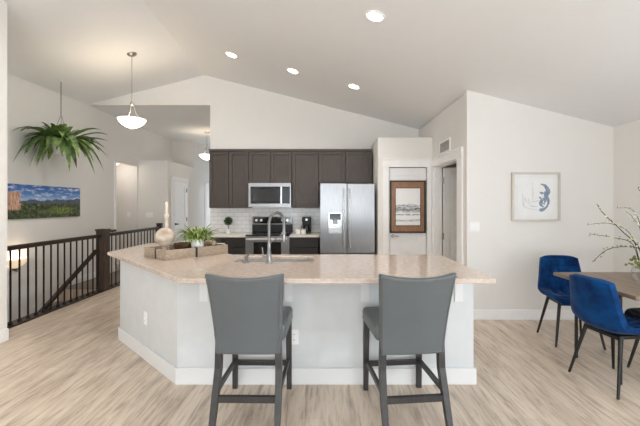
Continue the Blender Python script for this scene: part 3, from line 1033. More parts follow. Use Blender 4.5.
plate('light_switch', 'white triple light switch on the entry closet wall above the railing', 'light switch', (-4.24, 8.7695, 1.19), .165, .118, 'y-', 'switch', 3)
plate('light_switch', 'white single light switch inside the lit passage past the stairs', 'light switch', (-4.78, 8.8395, 1.2), .075, .118, 'y-', 'switch', 1)


# ------------------------------------------------------------------ bar stools
def make_stool(label):
    t = thing('bar_stool', label, 'stool', group='grey bar stools at the island')
    # seat
    s = MB(); s.box(-.24, .24, -.205, .255, .535, .645); s.build('seat', 'leather', t, smooth=True, bevel=.03, bseg=4)
    w = MB(); w.tube([(-.236, -.12, .563), (-.236, .25, .563), (.236, .25, .563), (.236, -.12, .563)], .005, 6, caps=True); w.build('seat_piping', 'leather_top', t, smooth=True)
    # curved backrest
    nu, nv = 16, 14
    def base(u, v):
        x = (u * 2 - 1)
        hw = .212 + .034 * v ** 1.3
        z = .460 + .522 * v + .024 * x * x * v * v
        y = -.212 - .115 * v ** 1.5 - .050 * (1 - x * x) * (.2 + .8 * v)
        return Vector((x * hw, y, z))
    b = MB()
    fr = b.grid(lambda u, v: base(u, v) + Vector((0, .028, 0)), nu, nv)
    bk = b.grid(lambda u, v: base(u, v) + Vector((0, -.028, 0)), nu, nv)
    for j in range(nv):
        for i in (0, nu):
            q = [fr[j][i], fr[j + 1][i], bk[j + 1][i], bk[j][i]]
            b.bm.faces.new(q)
    for i in range(nu):
        for j in (0, nv):
            b.bm.faces.new([fr[j][i], fr[j][i + 1], bk[j][i + 1], bk[j][i]])
    bo = b.build('backrest', 'leather', t, smooth=True, bevel=.014, bseg=3)
    p = MB()
    loop = [base(u / 16, .955) + Vector((0, -.0285, 0)) for u in range(0, 17)]
    p.tube(loop, .0035, 6)
    for u0 in (.035, .965):
        p.tube([base(u0, v / 12) + Vector((0, -.0285, 0)) for v in range(0, 12)], .003, 6)
    p.tube([base(u / 16, .03) + Vector((0, -.0285, 0)) for u in range(0, 17)], .003, 6)
    p.build('seam', 'leather_top', bo, smooth=True, weld=False)
    # legs
    for sx in (-1, 1):
        l = MB(); l.tube([(sx * .205, -.345, 0), (sx * .203, -.27, .19), (sx * .198, -.215, .36), (sx * .193, -.21, .55)], [.018, .021, .022, .022], square=True); l.build('leg', 'stool_leg', t, bevel=.003)
        l = MB(); l.tube([(sx * .212, .245, 0), (sx * .208, .235, .54)], [.018, .022], square=True); l.build('leg', 'stool_leg', t, bevel=.003)
        l = MB(); l.box(sx * .204 - .011, sx * .204 + .011, -.255, .232, .205, .24); l.build('side_stretcher', 'stool_leg', t)
    l = MB(); l.box(-.19, .19, -.285, -.258, .17, .21); l.build('rear_stretcher', 'stool_leg', t)
    l = MB(); l.box(-.19, .19, .225, .25, .185, .222); l.build('footrest', 'stool_leg', t)
    return t
st1 = make_stool('grey leather bar stool on the left of the island front, below the faucet')
st1.location = (-.502, 2.605, 0); st1.rotation_euler = (0, 0, R(-1))
st2 = copy_tree(st1)
st2['label'] = 'grey leather bar stool on the right of the island front, turned slightly'
st2.location = (.542, 2.605, 0); st2.rotation_euler = (0, 0, R(5.5))


# ------------------------------------------------------------------ stair railing
XB = -3.72
loc = (XB, 6.09, 0)
t = thing('stair_railing', 'dark wood and black iron stair railing along the left stairwell', 'railing', loc)
for (y0, y1) in ((3.875, 6.015), (6.165, 8.11)):
    b = MB(loc); b.box(XB - .032, XB + .032, y0, y1, .895, .95); b.build('top_rail', 'rail', t, bevel=.012, bseg=3)
b = MB(loc); b.box(XB - .075, XB + .075, 6.015, 6.165, .018, 1.0); nw = b.build('newel_post', 'newel', t, bevel=.006)
b = MB(loc); b.box(XB - .085, XB + .085, 6.005, 6.175, 1.0, 1.03); b.build('post_cap', 'newel', nw, bevel=.006)
b = MB(loc); b.box(XB - .05, XB + .05, 8.11, 8.21, .018, 1.0); nw2 = b.build('newel_post', 'rail', t, bevel=.005)
b = MB(loc); b.box(XB - .057, XB + .057, 8.103, 8.217, 1.0, 1.025); b.build('post_cap', 'rail', nw2, bevel=.005)
bal = MB(); bal.box(-.0075, .0075, -.0075, .0075, .018, .895)
bal.lathe([(.0, .018), (.022, .018), (.024, .03), (.018, .045), (.011, .06), (0.0, .06)], (0, 0, 0), 10)
b0 = bal.build('baluster', 'iron', t, weld=False)
ys = []
y = 4.303
k = -3
while True:
    yy = y + .127 * k; k += 1
    if yy > 8.08: break
    if abs(yy - 6.09) < .10: continue
    ys.append(yy)
for i, yy in enumerate(ys):
    o = b0 if i == 0 else b0.copy()
    if i: COL.objects.link(o); o.parent = t
    o.location = (0, yy - 6.09, 0)
# sloping handrail going down the stairs towards the camera
b = MB(loc)
def slope(y): return .70 + (y - 6.02) * .57
P0, P1 = 6.02, 3.6
b.prism([(P0, slope(P0)), (P1, slope(P1)), (P1, slope(P1) - .065), (P0, slope(P0) - .065)], 'x', XB - .10, XB - .05)
b.build('sloping_rail', 'rail', t, bevel=.01)

loc = (XL, 7.5, .88)
t = thing('wall_handrail', 'short dark wood handrail on the left wall behind the newel post', 'handrail', loc)
b = MB(loc); b.box(XL + .045, XL + .095, 7.2, 7.72, .87, .915); b.build('rail', 'rail', t, bevel=.008)
b = MB(loc)
for yy in (7.3, 7.62): b.tube([(XL + .001, yy, .83), (XL + .07, yy, .835), (XL + .07, yy, .87)], .008, 8)
b.build('bracket', 'iron', t, weld=False)


# ------------------------------------------------------------------ lamps
def downlight(label, x, y):
    z = HC(x)
    ang = math.atan(SL)
    t = thing('recessed_light', label, 'ceiling light', (x, y, z), (0, ang if x > RX else -ang, 0), group='recessed ceiling lights')
    b = MB(); b.lathe([(.098, -.001), (.096, -.008), (.076, -.010), (.074, -.001)], (0, 0, 0), 32, close=True); b.build('trim_ring', 'trim', t, smooth=True)
    b = MB(); b.lathe([(.0, -.005), (.075, -.005)], (0, 0, 0), 32); b.build('lens', 'bulb', t)
    d = bpy.data.lights.new('lamp', 'SPOT'); d.energy = 34; d.color = (1, .93, .85); d.spot_size = R(150); d.spot_blend = 1.0; d.shadow_soft_size = .07
    o = bpy.data.objects.new('lamp', d); COL.objects.link(o); o.parent = t; o.location = (0, 0, -.06)
downlight('round recessed ceiling light nearest the camera, right of the row', .458, 3.41)
downlight('round recessed ceiling light at the left end of the row of three', -1.41, 5.44)
downlight('round recessed ceiling light in the middle of the row of three', -.495, 5.46)
downlight('round recessed ceiling light at the right end of the row of three', .42, 5.46)

downlight('round recessed light added out of view over the left wing of the island', -1.41, 3.41)  # unseen, added to warm and brighten the kitchen and left wall
downlight('round recessed light added out of view over the middle of the island', -.495, 3.41)  # unseen too, added for the same fill
downlight('round recessed light added out of view on the left slope above the walkway', -2.8, 3.65)  # unseen, added to brighten the long left wall

def pendant(label, x, y, zc, zb, tilt, power, glass='bowl_glass'):
    t = thing('pendant_light', label, 'pendant light', (x, y, zc), group='glass bowl pendant lights')
    d_ = zb - zc
    b = MB(); b.lathe([(0, -.035), (.03, -.033), (.06, -.018), (.07, -.002), (.07, 0.02), (0, 0.02)], (0, 0, 0), 28)
    c_ = b.build('canopy', 'nickel', t, smooth=True)
    c_.rotation_euler = (0, tilt, 0)
    zl = d_ + .30
    b = MB(); b.tube([(0, 0, -.03), (0, 0, zl)], .005, 8); b.build('rod', 'nickel', t)
    b = MB(); b.lathe([(0, .04), (.012, .035), (.022, .01), (.024, -.02), (.012, -.04), (0, -.042)], (0, 0, zl), 16); b.build('hub', 'nickel', t, smooth=True)
    for k in range(3):
        a = 2 * math.pi * k / 3 + .5
        b = MB(); b.tube([(.015 * math.cos(a), .015 * math.sin(a), zl - .02), (.045 * math.cos(a), .045 * math.sin(a), zl - .12), (.11 * math.cos(a), .11 * math.sin(a), d_ + .045)], .004, 6)
        b.build('arm', 'nickel', t)
    b = MB()
    def sc_(pr): return [(r_ * .88, h_ * .95) for (r_, h_) in pr]
    b.lathe(sc_([(0, -.085), (.05, -.08), (.11, -.058), (.165, -.022), (.205, .022), (.222, .055)]), (0, 0, d_), 40)
    bo = b.build('bowl', glass, t, smooth=True)
    b = MB(); b.lathe(sc_([(.222, .055), (.215, .057), (.198, .03), (.158, -.014), (.105, -.048), (.05, -.07), (0, -.075)]), (0, 0, d_), 40)
    b.build('bowl_glow_shield', 'pot_white', bo, smooth=True)  # added non-glowing inner face, shields the ceiling from the lit bowl
    b = MB(); b.lathe([(0, -.108), (.008, -.105), (.014, -.095), (.01, -.085), (0, -.084)], (0, 0, d_), 14); b.build('finial', 'nickel', t, smooth=True)
    l = bpy.data.lights.new('lamp', 'POINT'); l.energy = power; l.color = (1, .88, .74); l.shadow_soft_size = .1
    o = bpy.data.objects.new('lamp', l); COL.objects.link(o); o.parent = t; o.location = (0, 0, d_ + .10)
pendant('glass bowl pendant light hanging from the vaulted ceiling over the landing', -2.93, 5.51, HC(-2.93, 5.51), 2.67, -math.atan(SL), 1.5)
pendant('glass bowl pendant light deeper in the entry hall beside the cabinets', -3.10, 9.5, 3.33, 2.68, 0, 1, 'bowl_glass_dim')

# passage ceiling lamp
t = thing('flush_light', 'small lit flush ceiling lamp in the passage past the stairs', 'ceiling light', (-4.86, 8.35, 2.44))
b = MB(); b.lathe([(.13, 0), (.13, -.02), (.12, -.025), (0, -.025)], (0, 0, 0), 28); b.build('base', 'nickel', t, smooth=True)
b = MB(); b.lathe([(.12, -.025), (.11, -.06), (.07, -.09), (0, -.1)], (0, 0, 0), 28); b.build('shade', 'bowl_glass_dim', t, smooth=True)
l = bpy.data.lights.new('lamp', 'POINT'); l.energy = 4; l.color = (1, .88, .76); l.shadow_soft_size = .08
o = bpy.data.objects.new('lamp', l); COL.objects.link(o); o.parent = t; o.location = (0, 0, -.2)

# wall sconce in the stairwell
loc = (XL, 5.3, .60)
t = thing('wall_sconce', 'lit glass bowl wall sconce low in the stairwell behind the balusters', 'wall light', loc)
b = MB()
prof = [(.012, -.09), (.06, -.08), (.12, -.045), (.17, .0), (.2, .05)]
def sc(u, v):
    i = min(int(v * 4), 3); f = v * 4 - i
    r_ = prof[i][0] * (1 - f) + prof[i + 1][0] * f; z = prof[i][1] * (1 - f) + prof[i + 1][1] * f
    a = -math.pi / 2 + math.pi * u
    return (r_ * .55 * math.cos(a) + .012, r_ * math.sin(a), z)
b.grid(sc, 24, 16)
so = b.build('bowl', 'sconce_glass', t, smooth=True)
md = so.modifiers.new('thick', 'SOLIDIFY'); md.thickness = .006
b = MB(); b.box(.0005, .014, -.05, .05, -.12, .03); b.build('back_plate', 'nickel', t, bevel=.004)
b = MB(); b.lathe([(0, -.15), (.01, -.145), (.014, -.125), (.008, -.1), (.016, -.088), (0, -.085)], (.03, 0, 0), 14); b.build('finial', 'nickel', t, smooth=True)
l = bpy.data.lights.new('lamp', 'POINT'); l.energy = 2.5; l.color = (1, .84, .66); l.shadow_soft_size = .05
o = bpy.data.objects.new('lamp', l); COL.objects.link(o); o.parent = t; o.location = (.08, 0, .06)


# ------------------------------------------------------------------ hanging fern
def frond(mb, origin, az, length, rise, droop, width, nseg=10, fold=.25, pin=False, zmin=None):
    """one strap leaf as a folded ribbon: az direction, first rises then droops"""
    d = Vector((math.cos(az), math.sin(az), 0)); s = Vector((-math.sin(az), math.cos(az), 0))
    prev = None
    for i in range(nseg + 1):
        q = i / nseg
        p = Vector(origin) + d * (length * (q - .12 * q * q)) + Vector((0, 0, rise * math.sin(q * 1.5) - droop * q ** 2.2))
        if zmin is not None: p.z = max(p.z, zmin)
        w = width * (min(1, q * 3.5 + .25)) * (1 - q ** 4) + .001
        if pin and i % 2: w *= .7
        up = Vector((0, 0, 1))
        row = mb._verts([p - s * w + up * (w * fold), p, p + s * w + up * (w * fold)])
        if prev:
            for k in (0, 1): mb.bm.faces.new([prev[k], prev[k + 1], row[k + 1], row[k]])
        prev = row

zp = 2.43
fx, fy = -4.16, 5.73
zc = HC(fx, fy)
t = thing('hanging_fern', 'large green fern hanging from the ceiling in a white pot over stairwell', 'plant', (fx, fy, zp))
b = MB(); b.lathe([(0, -.21), (.075, -.21), (.10, -.17), (.125, -.04), (.135, 0), (.125, 0), (.115, -.03), (0, -.03)], (0, 0, 0), 28); b.build('pot', 'pot_white', t, smooth=True)
b = MB()
rng = random.Random(3)
for k in range(64):
    az = rng.uniform(0, 2 * math.pi)
    lay = rng.random()
    L = rng.uniform(.46, .70) * (0.72 if abs(math.cos(az)) > .8 and math.cos(az) < 0 else 1.0)
    if math.cos(az) < 0: L = min(L, .36 / max(.1, -math.cos(az)) * .92)
    frond(b, (.05 * math.cos(az), .05 * math.sin(az), -.01), az, L, rng.uniform(.10, .26) * (1.2 - .6 * lay), rng.uniform(.18, .54) * (.3 + lay), rng.uniform(.050, .072), 12, .3)
for k in range(24):
    az = rng.uniform(0, 2 * math.pi)
    frond(b, (.03 * math.cos(az), .03 * math.sin(az), -.01), az, rng.uniform(.14, .30), rng.uniform(.20, .30), .03, rng.uniform(.034, .046), 8, .3)
b.build('foliage', 'leaf', t, smooth=True, weld=False)
b = MB()
for k in range(3):
    a = 2 * math.pi * k / 3
    b.tube([(.128 * math.cos(a), .128 * math.sin(a), -.01), (.01 * math.cos(a), .01 * math.sin(a), .40)], .0025, 6)
b.build('hanger_wire', 'black_metal', t, weld=False)
b = MB(); b.tube([(0, 0, .40), (0, 0, zc - zp - .03)], .004, 8)
for k in range(int((zc - zp - .46) / .03)):
    b.lathe([(.004, -.006), (.008, 0), (.004, .006)], (0, 0, .42 + .03 * k), 8)
b.build('chain', 'black_metal', t, weld=False)
b = MB(); b.lathe([(.022, 0.01), (.022, -.008), (.01, -.014), (.006, -.035), (0, -.035)], (0, 0, zc - zp), 16); b.build('ceiling_hook', 'pot_white', t, smooth=True)

# landscape canvas on the left wall
loc = (XL, 5.92, 1.46)
m = MB(loc); m.box(XL + .001, XL + .035, 5.18, 6.66, 1.225, 1.735)
tag(m.build('canvas_print', 'panorama', bevel=.003), 'wide landscape canvas of mountains, trees and blue sky below the fern', 'picture')


# ------------------------------------------------------------------ pictures at the right
loc = (1.350, YP + .02, 1.42)
t = thing('framed_picture', 'brown framed ink mountain print hung on the white pantry door', 'picture', loc)
yb = YP + .018; x0, x1, z0, z1 = 1.056, 1.644, .968, 1.835
b = MB(loc); w = .024
b.box(x0, x0 + w, yb - .032, yb, z0, z1); b.box(x1 - w, x1, yb - .032, yb, z0, z1); b.box(x0 + w, x1 - w, yb - .032, yb, z0, z0 + w); b.box(x0 + w, x1 - w, yb - .032, yb, z1 - w, z1)
b.build('frame', 'dark_frame', t, weld=False)
b = MB(loc); b.box(x0 + w, x1 - w, yb - .022, yb, z0 + w, z1 - w); b.build('wood_mat', 'brown_frame', t)
xa, xb, za, zb = 1.150, 1.554, 1.095, 1.705
b = MB(loc); w2 = .010
b.box(xa - w2, xa, yb - .028, yb - .022, za - w2, zb + w2); b.box(xb, xb + w2, yb - .028, yb - .022, za - w2, zb + w2); b.box(xa, xb, yb - .028, yb - .022, za - w2, za); b.box(xa, xb, yb - .028, yb - .022, zb, zb + w2)
b.build('inner_frame', 'dark_frame', t, weld=False)
b = MB(loc); b.box(xa, xb, yb - .0245, yb - .022, za, zb); b.build('print', 'ink', t)

loc = (2.62, 4.56, 1.53)
t = thing('framed_art', 'champagne framed blue abstract brushstroke print on the right wall', 'picture', loc)
x0, x1, z0, z1 = 2.31, 2.905, 1.235, 1.835
b = MB(loc); w = .023
b.box(x0, x0 + w, 4.518, 4.559, z0, z1); b.box(x1 - w, x1, 4.518, 4.559, z0, z1); b.box(x0 + w, x1 - w, 4.518, 4.559, z0, z0 + w); b.box(x0 + w, x1 - w, 4.518, 4.559, z1 - w, z1)
b.build('frame', 'art_frame', t, bevel=.002, weld=False)
b = MB(loc); b.box(x0 + w, x1 - w, 4.54, 4.559, z0 + w, z1 - w); b.build('mat_board', 'mat_board', t)
b = MB(loc); b.box(x0 + .075, x1 - .075, 4.5375, 4.54, z0 + .07, z1 - .07); pp = b.build('paper', 'paper', t)
def A(px, py): return (x0 + (px - 75) * .00197, z1 - (py - 52) * .00190)
def stroke(pts, w0, mname, n=40):
    P = [Vector(A(*p)) for p in pts]
    def cr(tt):
        m_ = len(P) - 1; i = min(int(tt * m_), m_ - 1); f = tt * m_ - i
        p0, p1, p2, p3 = P[max(i - 1, 0)], P[i], P[i + 1], P[min(i + 2, m_)]
        return .5 * ((2 * p1) + (p2 - p0) * f + (2 * p0 - 5 * p1 + 4 * p2 - p3) * f * f + (-p0 + 3 * p1 - 3 * p2 + p3) * f ** 3)
    mb = MB(loc); prev = None
    for k in range(n + 1):
        q = k / n; c = cr(q); d = (cr(min(1, q + .01)) - cr(max(0, q - .01))).normalized(); nn = Vector((-d.y, d.x))
        w_ = w0 * (1.7 if mname == 'ink_blue' else 1.2) * (.75 + .35 * math.sin(q * 9 + pts[0][0])) * min(1, .4 + 6 * q, .4 + 6 * (1 - q))
        yy = 4.537
        row = mb._verts([(c.x - nn.x * w_, yy, c.y - nn.y * w_), (c.x + nn.x * w_, yy, c.y + nn.y * w_), (c.x + nn.x * w_, yy - .0004, c.y + nn.y * w_), (c.x - nn.x * w_, yy - .0004, c.y - nn.y * w_)])
        if prev:
            for a_ in range(4): mb.bm.faces.new([prev[a_], prev[(a_ + 1) % 4], row[(a_ + 1) % 4], row[a_]])
        prev = row
    mb.build('brush_stroke', mname, pp, weld=False)
stroke([(256, 128), (285, 140), (303, 175), (290, 205), (306, 240), (296, 275), (270, 296), (248, 296)], .016, 'ink_blue')
stroke([(250, 182), (272, 188), (288, 178)], .008, 'ink_blue')
stroke([(248, 212), (262, 232), (258, 262), (276, 280)], .013, 'ink_blue')
stroke([(268, 218), (284, 236), (276, 262)], .011, 'ink_blue')
stroke([(142, 188), (146, 240), (160, 280), (246, 300)], .007, 'ink_pale')
stroke([(156, 212), (170, 246), (246, 238)], .006, 'ink_pale')
stroke([(178, 222), (190, 268), (240, 276)], .005, 'ink_pale')
stroke([(204, 120), (208, 180), (206, 236)], .005, 'ink_pale')

# return-air vent over the doorway
loc = (1.76, 5.40, 2.29)
t = thing('air_vent', 'white louvred air vent high on the side wall above the doorway', 'vent', loc)
b = MB(loc); y0, y1, z0, z1 = 5.15, 5.65, 2.195, 2.39
b.box(1.746, 1.7595, y0, y0 + .03, z0, z1); b.box(1.746, 1.7595, y1 - .03, y1, z0, z1); b.box(1.746, 1.7595, y0 + .03, y1 - .03, z0, z0 + .025); b.box(1.746, 1.7595, y0 + .03, y1 - .03, z1 - .025, z1)
b.build('frame', 'trim', t, weld=False)
b = MB(loc); b.box(1.757, 1.7595, y0 + .03, y1 - .03, z0 + .025, z1 - .025); b.build('backing', 'vent_dark', t)
b = MB(loc)
for k in range(10):
    z = z0 + .032 + k * .0145
    b.hexa([(1.748, y0 + .03, z - .004), (1.756, y0 + .03, z + .002), (1.756, y1 - .03, z + .002), (1.748, y1 - .03, z - .004), (1.748, y0 + .03, z - .001), (1.756, y0 + .03, z + .005), (1.756, y1 - .03, z + .005), (1.748, y1 - .03, z - .001)])
b.build('louvres', 'trim', t, weld=False)


# ------------------------------------------------------------------ tray and ornaments on the island wing
TA = R(50)
ax_ = Vector((math.cos(TA), math.sin(TA), 0)); ay_ = Vector((-math.sin(TA), math.cos(TA), 0))
TO = Vector((-1.49, 3.40, .9105))
LT, WT, HT = .68, .46, .095
t = thing('wooden_tray', 'long greywashed wooden tray with dark corner straps on the island', 'tray', TO, (0, 0, TA))
b = MB(); b.box(0, LT, 0, WT, 0, .014); b.build('bottom', 'tray_wood', t)
b = MB(); b.box(0, LT, 0, .018, .014, HT); b.build('side_board', 'tray_wood', t, bevel=.002)
b = MB(); b.box(0, LT, WT - .018, WT, .014, HT); b.build('side_board', 'tray_wood', t, bevel=.002)
for xx in (0, LT - .018):
    b = MB(); b.box(xx, xx + .018, .018, WT - .018, .014, HT); b.build('end_board', 'tray_wood', t, bevel=.002)
for xx in (.30,):
    b = MB(); b.box(xx, xx + .022, -.003, 0, 0, HT + .003); b.box(xx, xx + .022, 0, .020, HT, HT + .003); b.build('strap', 'black_metal', t, weld=False)
b = MB(); b.box(-.003, 0, .20, .222, 0, HT + .003); b.box(0, .02, .20, .222, HT, HT + .003); b.build('strap', 'black_metal', t, weld=False)
def on_tray(a, c, z=.0): return TO + ax_ * a + ay_ * c + Vector((0, 0, .0145 + z))

p = on_tray(.11, .245)
t = thing('ball_ornament', 'distressed cream ball ornament on a small foot in the tray', 'ornament', p)
b = MB(); b.lathe([(0, 0), (.05, 0), (.05, .012), (.03, .03), (.026, .06), (.034, .085), (.0, .09)], (0, 0, 0), 24); b.build('foot', 'stone', t, smooth=True)
b = MB(); pr = [(.095 * math.sin(math.pi * k / 18), .185 - .095 * math.cos(math.pi * k / 18)) for k in range(19)]
for (r_, z_) in [(0, 0)]: pass
b.lathe(pr, (0, 0, 0), 32); b.build('ball', 'stone', t, smooth=True)

p = on_tray(.20, .39)
t = thing('candlestick', 'tall slim cream turned candlestick standing behind the ball ornament', 'candlestick', p)
b = MB(); b.lathe([(0, 0), (.045, 0), (.047, .015), (.03, .03), (.021, .05), (.028, .075), (.020, .10), (.019, .2), (.026, .215), (.019, .235), (.018, .36), (.024, .375), (.028, .40), (.026, .41), (0, .41)], (0, 0, 0), 20); b.build('stem', 'candle', t, smooth=True)
b = MB(); b.lathe([(.016, .41), (.016, .53), (.008, .538), (0, .538)], (0, 0, 0), 16); b.build('candle', 'candle', t, smooth=True)

p = on_tray(.395, .125)
t = thing('potted_fern', 'small bushy green fern in a white pot in the tray', 'plant', p)
b = MB(); b.lathe([(0, 0), (.048, 0), (.056, .02), (.064, .15), (.060, .162), (.054, .15), (.05, .135), (0, .135)], (0, 0, 0), 28); b.build('pot', 'pot_white', t, smooth=True)
b = MB()
rng = random.Random(11)
for k in range(230):
    az = rng.uniform(0, 2 * math.pi); L = rng.uniform(.10, .25)
    frond(b, (.03 * math.cos(az), .03 * math.sin(az), .135), az, L, rng.uniform(.05, .18), rng.uniform(.0, .13) * L / .2, rng.uniform(.006, .011), 14, .3, True, .088)
b.build('foliage', 'leaf_bright', t, smooth=True, weld=False)

p = on_tray(.335, .305)
t = thing('wooden_bowl', 'small brown wooden bowl in the tray behind the white pot', 'bowl', p)
b = MB(); b.lathe([(0, 0), (.04, 0), (.075, .03), (.092, .075), (.094, .105), (.086, .105), (.082, .078), (.066, .04), (0, .015)], (0, 0, 0), 28); b.build('bowl', 'wicker', t, smooth=True)
p = on_tray(.572, .165)
b = MB(p)
pts = [p + ax_ * a + ay_ * c + Vector((0, 0, z)) for (a, c, z) in ((-.03, -.10, .088), (0, -.06, .10), (.02, 0, .09), (.0, .06, .10), (.05, .12, .07), (.06, .16, .035))]
b.tube(pts, [.012, .024, .03, .028, .022, .012], 9)
b.tube([p + ax_ * a + ay_ * c + Vector((0, 0, z)) for (a, c, z) in ((.03, -.10, .04), (.05, 0, .026), (.06, .10, .028), (.04, .20, .02))], [.014, .025, .026, .015], 9)
tag(b.build('driftwood', 'driftwood', smooth=True, weld=False), 'pale driftwood pieces lying in the tray right of the fern', 'driftwood')


# ------------------------------------------------------------------ dining set
loc = (2.71, 3.16, 0)
t = thing('dining_table', 'walnut topped dining table with black legs at the right', 'table', loc)
b = MB(loc); b.box(2.27, 3.15, 2.67, 3.65, .728, .76); b.build('tabletop', 'table', t, bevel=.006)
b = MB(loc); b.box(2.34, 3.08, 2.90, 3.42, .70, .727); b.build('apron', 'black_metal', t)
for lx in (2.345, 3.075):
    for ly in (2.91, 3.42):
        b = MB(loc); b.box(lx - .011, lx + .011, ly - .011, ly + .011, 0, .70); b.build('leg', 'black_metal', t, bevel=.003)


def make_chair(label, vel, group):
    t = thing('dining_chair', label, 'chair', group=group)
    prof = [(.235, .435, .185), (.232, .462, .20), (.19, .478, .222), (.08, .470, .236), (-.06, .460, .240), (-.14, .462, .240), (-.20, .485, .240),
            (-.232, .54, .232), (-.25, .62, .218), (-.268, .71, .205), (-.283, .79, .194), (-.292, .84, .187), (-.296, .862, .178)]
    P = [Vector(p) for p in prof]; n = len(P) - 1
    def cr(tt):
        i = min(int(tt * n), n - 1); f = tt * n - i
        p0, p1, p2, p3 = P[max(i - 1, 0)], P[i], P[i + 1], P[min(i + 2, n)]
        return .5 * ((2 * p1) + (p2 - p0) * f + (2 * p0 - 5 * p1 + 4 * p2 - p3) * f * f + (-p0 + 3 * p1 - 3 * p2 + p3) * f ** 3)
    def frame(u, v):
        x = u * 2 - 1
        c = cr(v); d = (cr(min(1, v + .01)) - cr(max(0, v - .01)))
        tn = Vector((0, d.x, d.y)).normalized()          # along profile (y, z)
        nrm = Vector((0, tn.z, -tn.y))                      # towards the sitter
        if nrm.z < 0 and v < .4: nrm = -nrm
        nrm = Vector((0, abs(nrm.y) if v > .4 else nrm.y, nrm.z))
        curl = (.05 if v > .5 else .05 * min(1, v * 2.2)) * abs(x) ** 2.6
        hw = c.z
        # rounded upper corners
        p = Vector((x * hw, c.x, c.y)) + nrm * curl
        if v > .86: p.z -= .03 * abs(x) ** 4 * ((v - .86) / .14)
        return p, nrm
    def groove(u, v):
        x = u * 2 - 1; g = 0
        for gx in (-.4, 0, .4): g = max(g, math.exp(-((x - gx) / .07) ** 2))
        for gv in (.16, .30, .66, .78, .90): g = max(g, math.exp(-((v - gv) / .017) ** 2))
        if abs(x) > .88 or v > .95 or v < .05: g = 0
        return g * .020
    th = .024
    b = MB(); nu, nv = 40, 72
    ins = b.grid(lambda u, v: (lambda pn: pn[0] + pn[1] * (th - groove(u, v)))(frame(u, v)), nu, nv)
    out = b.grid(lambda u, v: (lambda pn: pn[0] - pn[1] * (th if .06 < v < .96 else th * .6))(frame(u, v)), nu, nv)
    for j in range(nv):
        for i in (0, nu): b.bm.faces.new([ins[j][i], ins[j + 1][i], out[j + 1][i], out[j][i]])
    for i in range(nu):
        for j in (0, nv): b.bm.faces.new([ins[j][i], ins[j][i + 1], out[j][i + 1], out[j][i]])
    so = b.build('seat_shell', vel, t, bevel=.010, bseg=3)
    for p_ in so.data.polygons: p_.use_smooth = True
    f = MB(); f.box(-.15, .15, -.16, .14, .405, .43); f.build('under_frame', 'black_metal', t)
    for sx in (-1, 1):
        for (ya, yb) in ((.12, .20), (-.13, -.23)):
            l = MB(); l.tube([(sx * .155, ya, .43), (sx * .225, yb, 0)], [.017, .010], 12); l.build('leg', 'black_metal', t, smooth=True)
    return t
G = 'dining chairs round the table'
cA = make_chair('blue velvet dining chair at the far table end, tufted front facing the camera', 'velvet', G)
cA.location = (2.562, 3.835, 0); cA.rotation_euler = (0, 0, R(172))
cB = copy_tree(cA)
cB['label'] = 'blue velvet dining chair seen from behind, nearest the camera'
cB.location = (2.345, 2.94, 0); cB.rotation_euler = (0, 0, R(-82))
cC = make_chair('velvet dining chair with shade painted into its colour on the far right side, cut by the frame edge', 'velvet_shaded', G)
cC.location = (2.87, 3.0, 0); cC.rotation_euler = (0, 0, R(92))

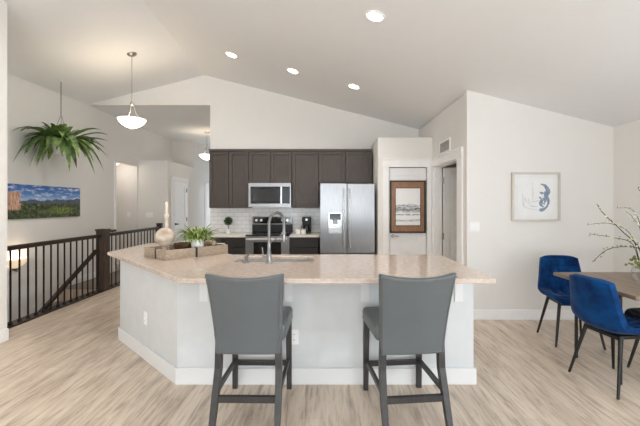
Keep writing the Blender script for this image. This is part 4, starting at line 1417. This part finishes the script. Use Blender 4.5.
# vase with blossom branches
VX, VY = 2.735, 3.16
loc = (VX, VY, .76)
t = thing('flower_vase', 'clear glass vase of blossoming branches on the dining table', 'vase', loc)
b = MB(); b.lathe([(0, .001), (.055, .001), (.075, .04), (.078, .09), (.06, .15), (.045, .19), (.052, .215), (.048, .215), (.041, .19), (.056, .148), (.073, .09), (.07, .042), (.05, .012), (0, .012)], (0, 0, 0), 32); b.build('vase', 'glass', t, smooth=True)
S = 115.5
def W(px, py, dy=0.0): return Vector(((px - 326) / S - VX, dy, 1.43 - (py - 205) / S - .76))
branches = [
    ([(641, 278), (640, 250), (622, 231), (604, 214), (597, 204)], .0, .005),
    ([(641, 276), (638, 250), (618, 246), (600, 249), (584, 260)], -.10, .004),
    ([(641, 274), (636, 245), (618, 238), (598, 235)], .10, .003),
    ([(642, 276), (634, 237), (615, 224), (592, 225)], .06, .003),
    ([(642, 276), (638, 232), (628, 218), (620, 212)], -.08, .003),
    ([(643, 276), (645, 230), (640, 210), (628, 208)], .12, .003),
    ([(643, 276), (648, 225), (643, 200), (636, 188)], -.02, .004),
    ([(644, 276), (655, 235), (672, 205), (690, 190)], .05, .004),
    ([(644, 276), (660, 245), (685, 230), (710, 228)], -.1, .004),
]
rng = random.Random(5)
tw = MB(); bd = MB(); bg_ = MB()
def blob(mb, p, r_):
    mb.lathe([(0, -r_), (r_ * .8, -r_ * .5), (r_, 0), (r_ * .75, r_ * .6), (0, r_)], p, 7)
for bi, (pts, dy, r0) in enumerate(branches):
    P = [W(px, py, dy * i / (len(pts) - 1)) for i, (px, py) in enumerate(pts)]
    n = len(P) - 1; fine = []
    for k in range(31):
        tt = k / 30; i = min(int(tt * n), n - 1); f = tt * n - i
        p0, p1, p2, p3 = P[max(i - 1, 0)], P[i], P[i + 1], P[min(i + 2, n)]
        fine.append(.5 * ((2 * p1) + (p2 - p0) * f + (2 * p0 - 5 * p1 + 4 * p2 - p3) * f * f + (-p0 + 3 * p1 - 3 * p2 + p3) * f ** 3))
    tw.tube(fine, [r0 * 1.2 * (1 - .5 * k / 30) for k in range(31)], 6)
    for k in range(9, 31):
        if bi > 3 and k % 2: continue
        for _ in range(1):
            p = fine[k] + Vector((rng.uniform(-.014, .014), rng.uniform(-.014, .014), rng.uniform(-.012, .016)))
            white = rng.random() < (.75 if bi in (3, 4, 5, 6, 7, 8) else .3)
            blob(bd if white else bg_, p, rng.uniform(.005, .010) if white else rng.uniform(.004, .007))
for k in range(60):
    p = W(640, 262) + Vector((rng.gauss(0, .035), rng.gauss(0, .035), rng.gauss(0, .03)))
    blob(bd if k % 3 == 0 else bg_, p, rng.uniform(.008, .014))
tw.build('branch', 'twig', t, smooth=True, weld=False)
bd.build('blossoms', 'bud', t, smooth=True, weld=False)
bg_.build('foliage', 'bud_green', t, smooth=True, weld=False)  # round green buds along the branches and at the vase mouth
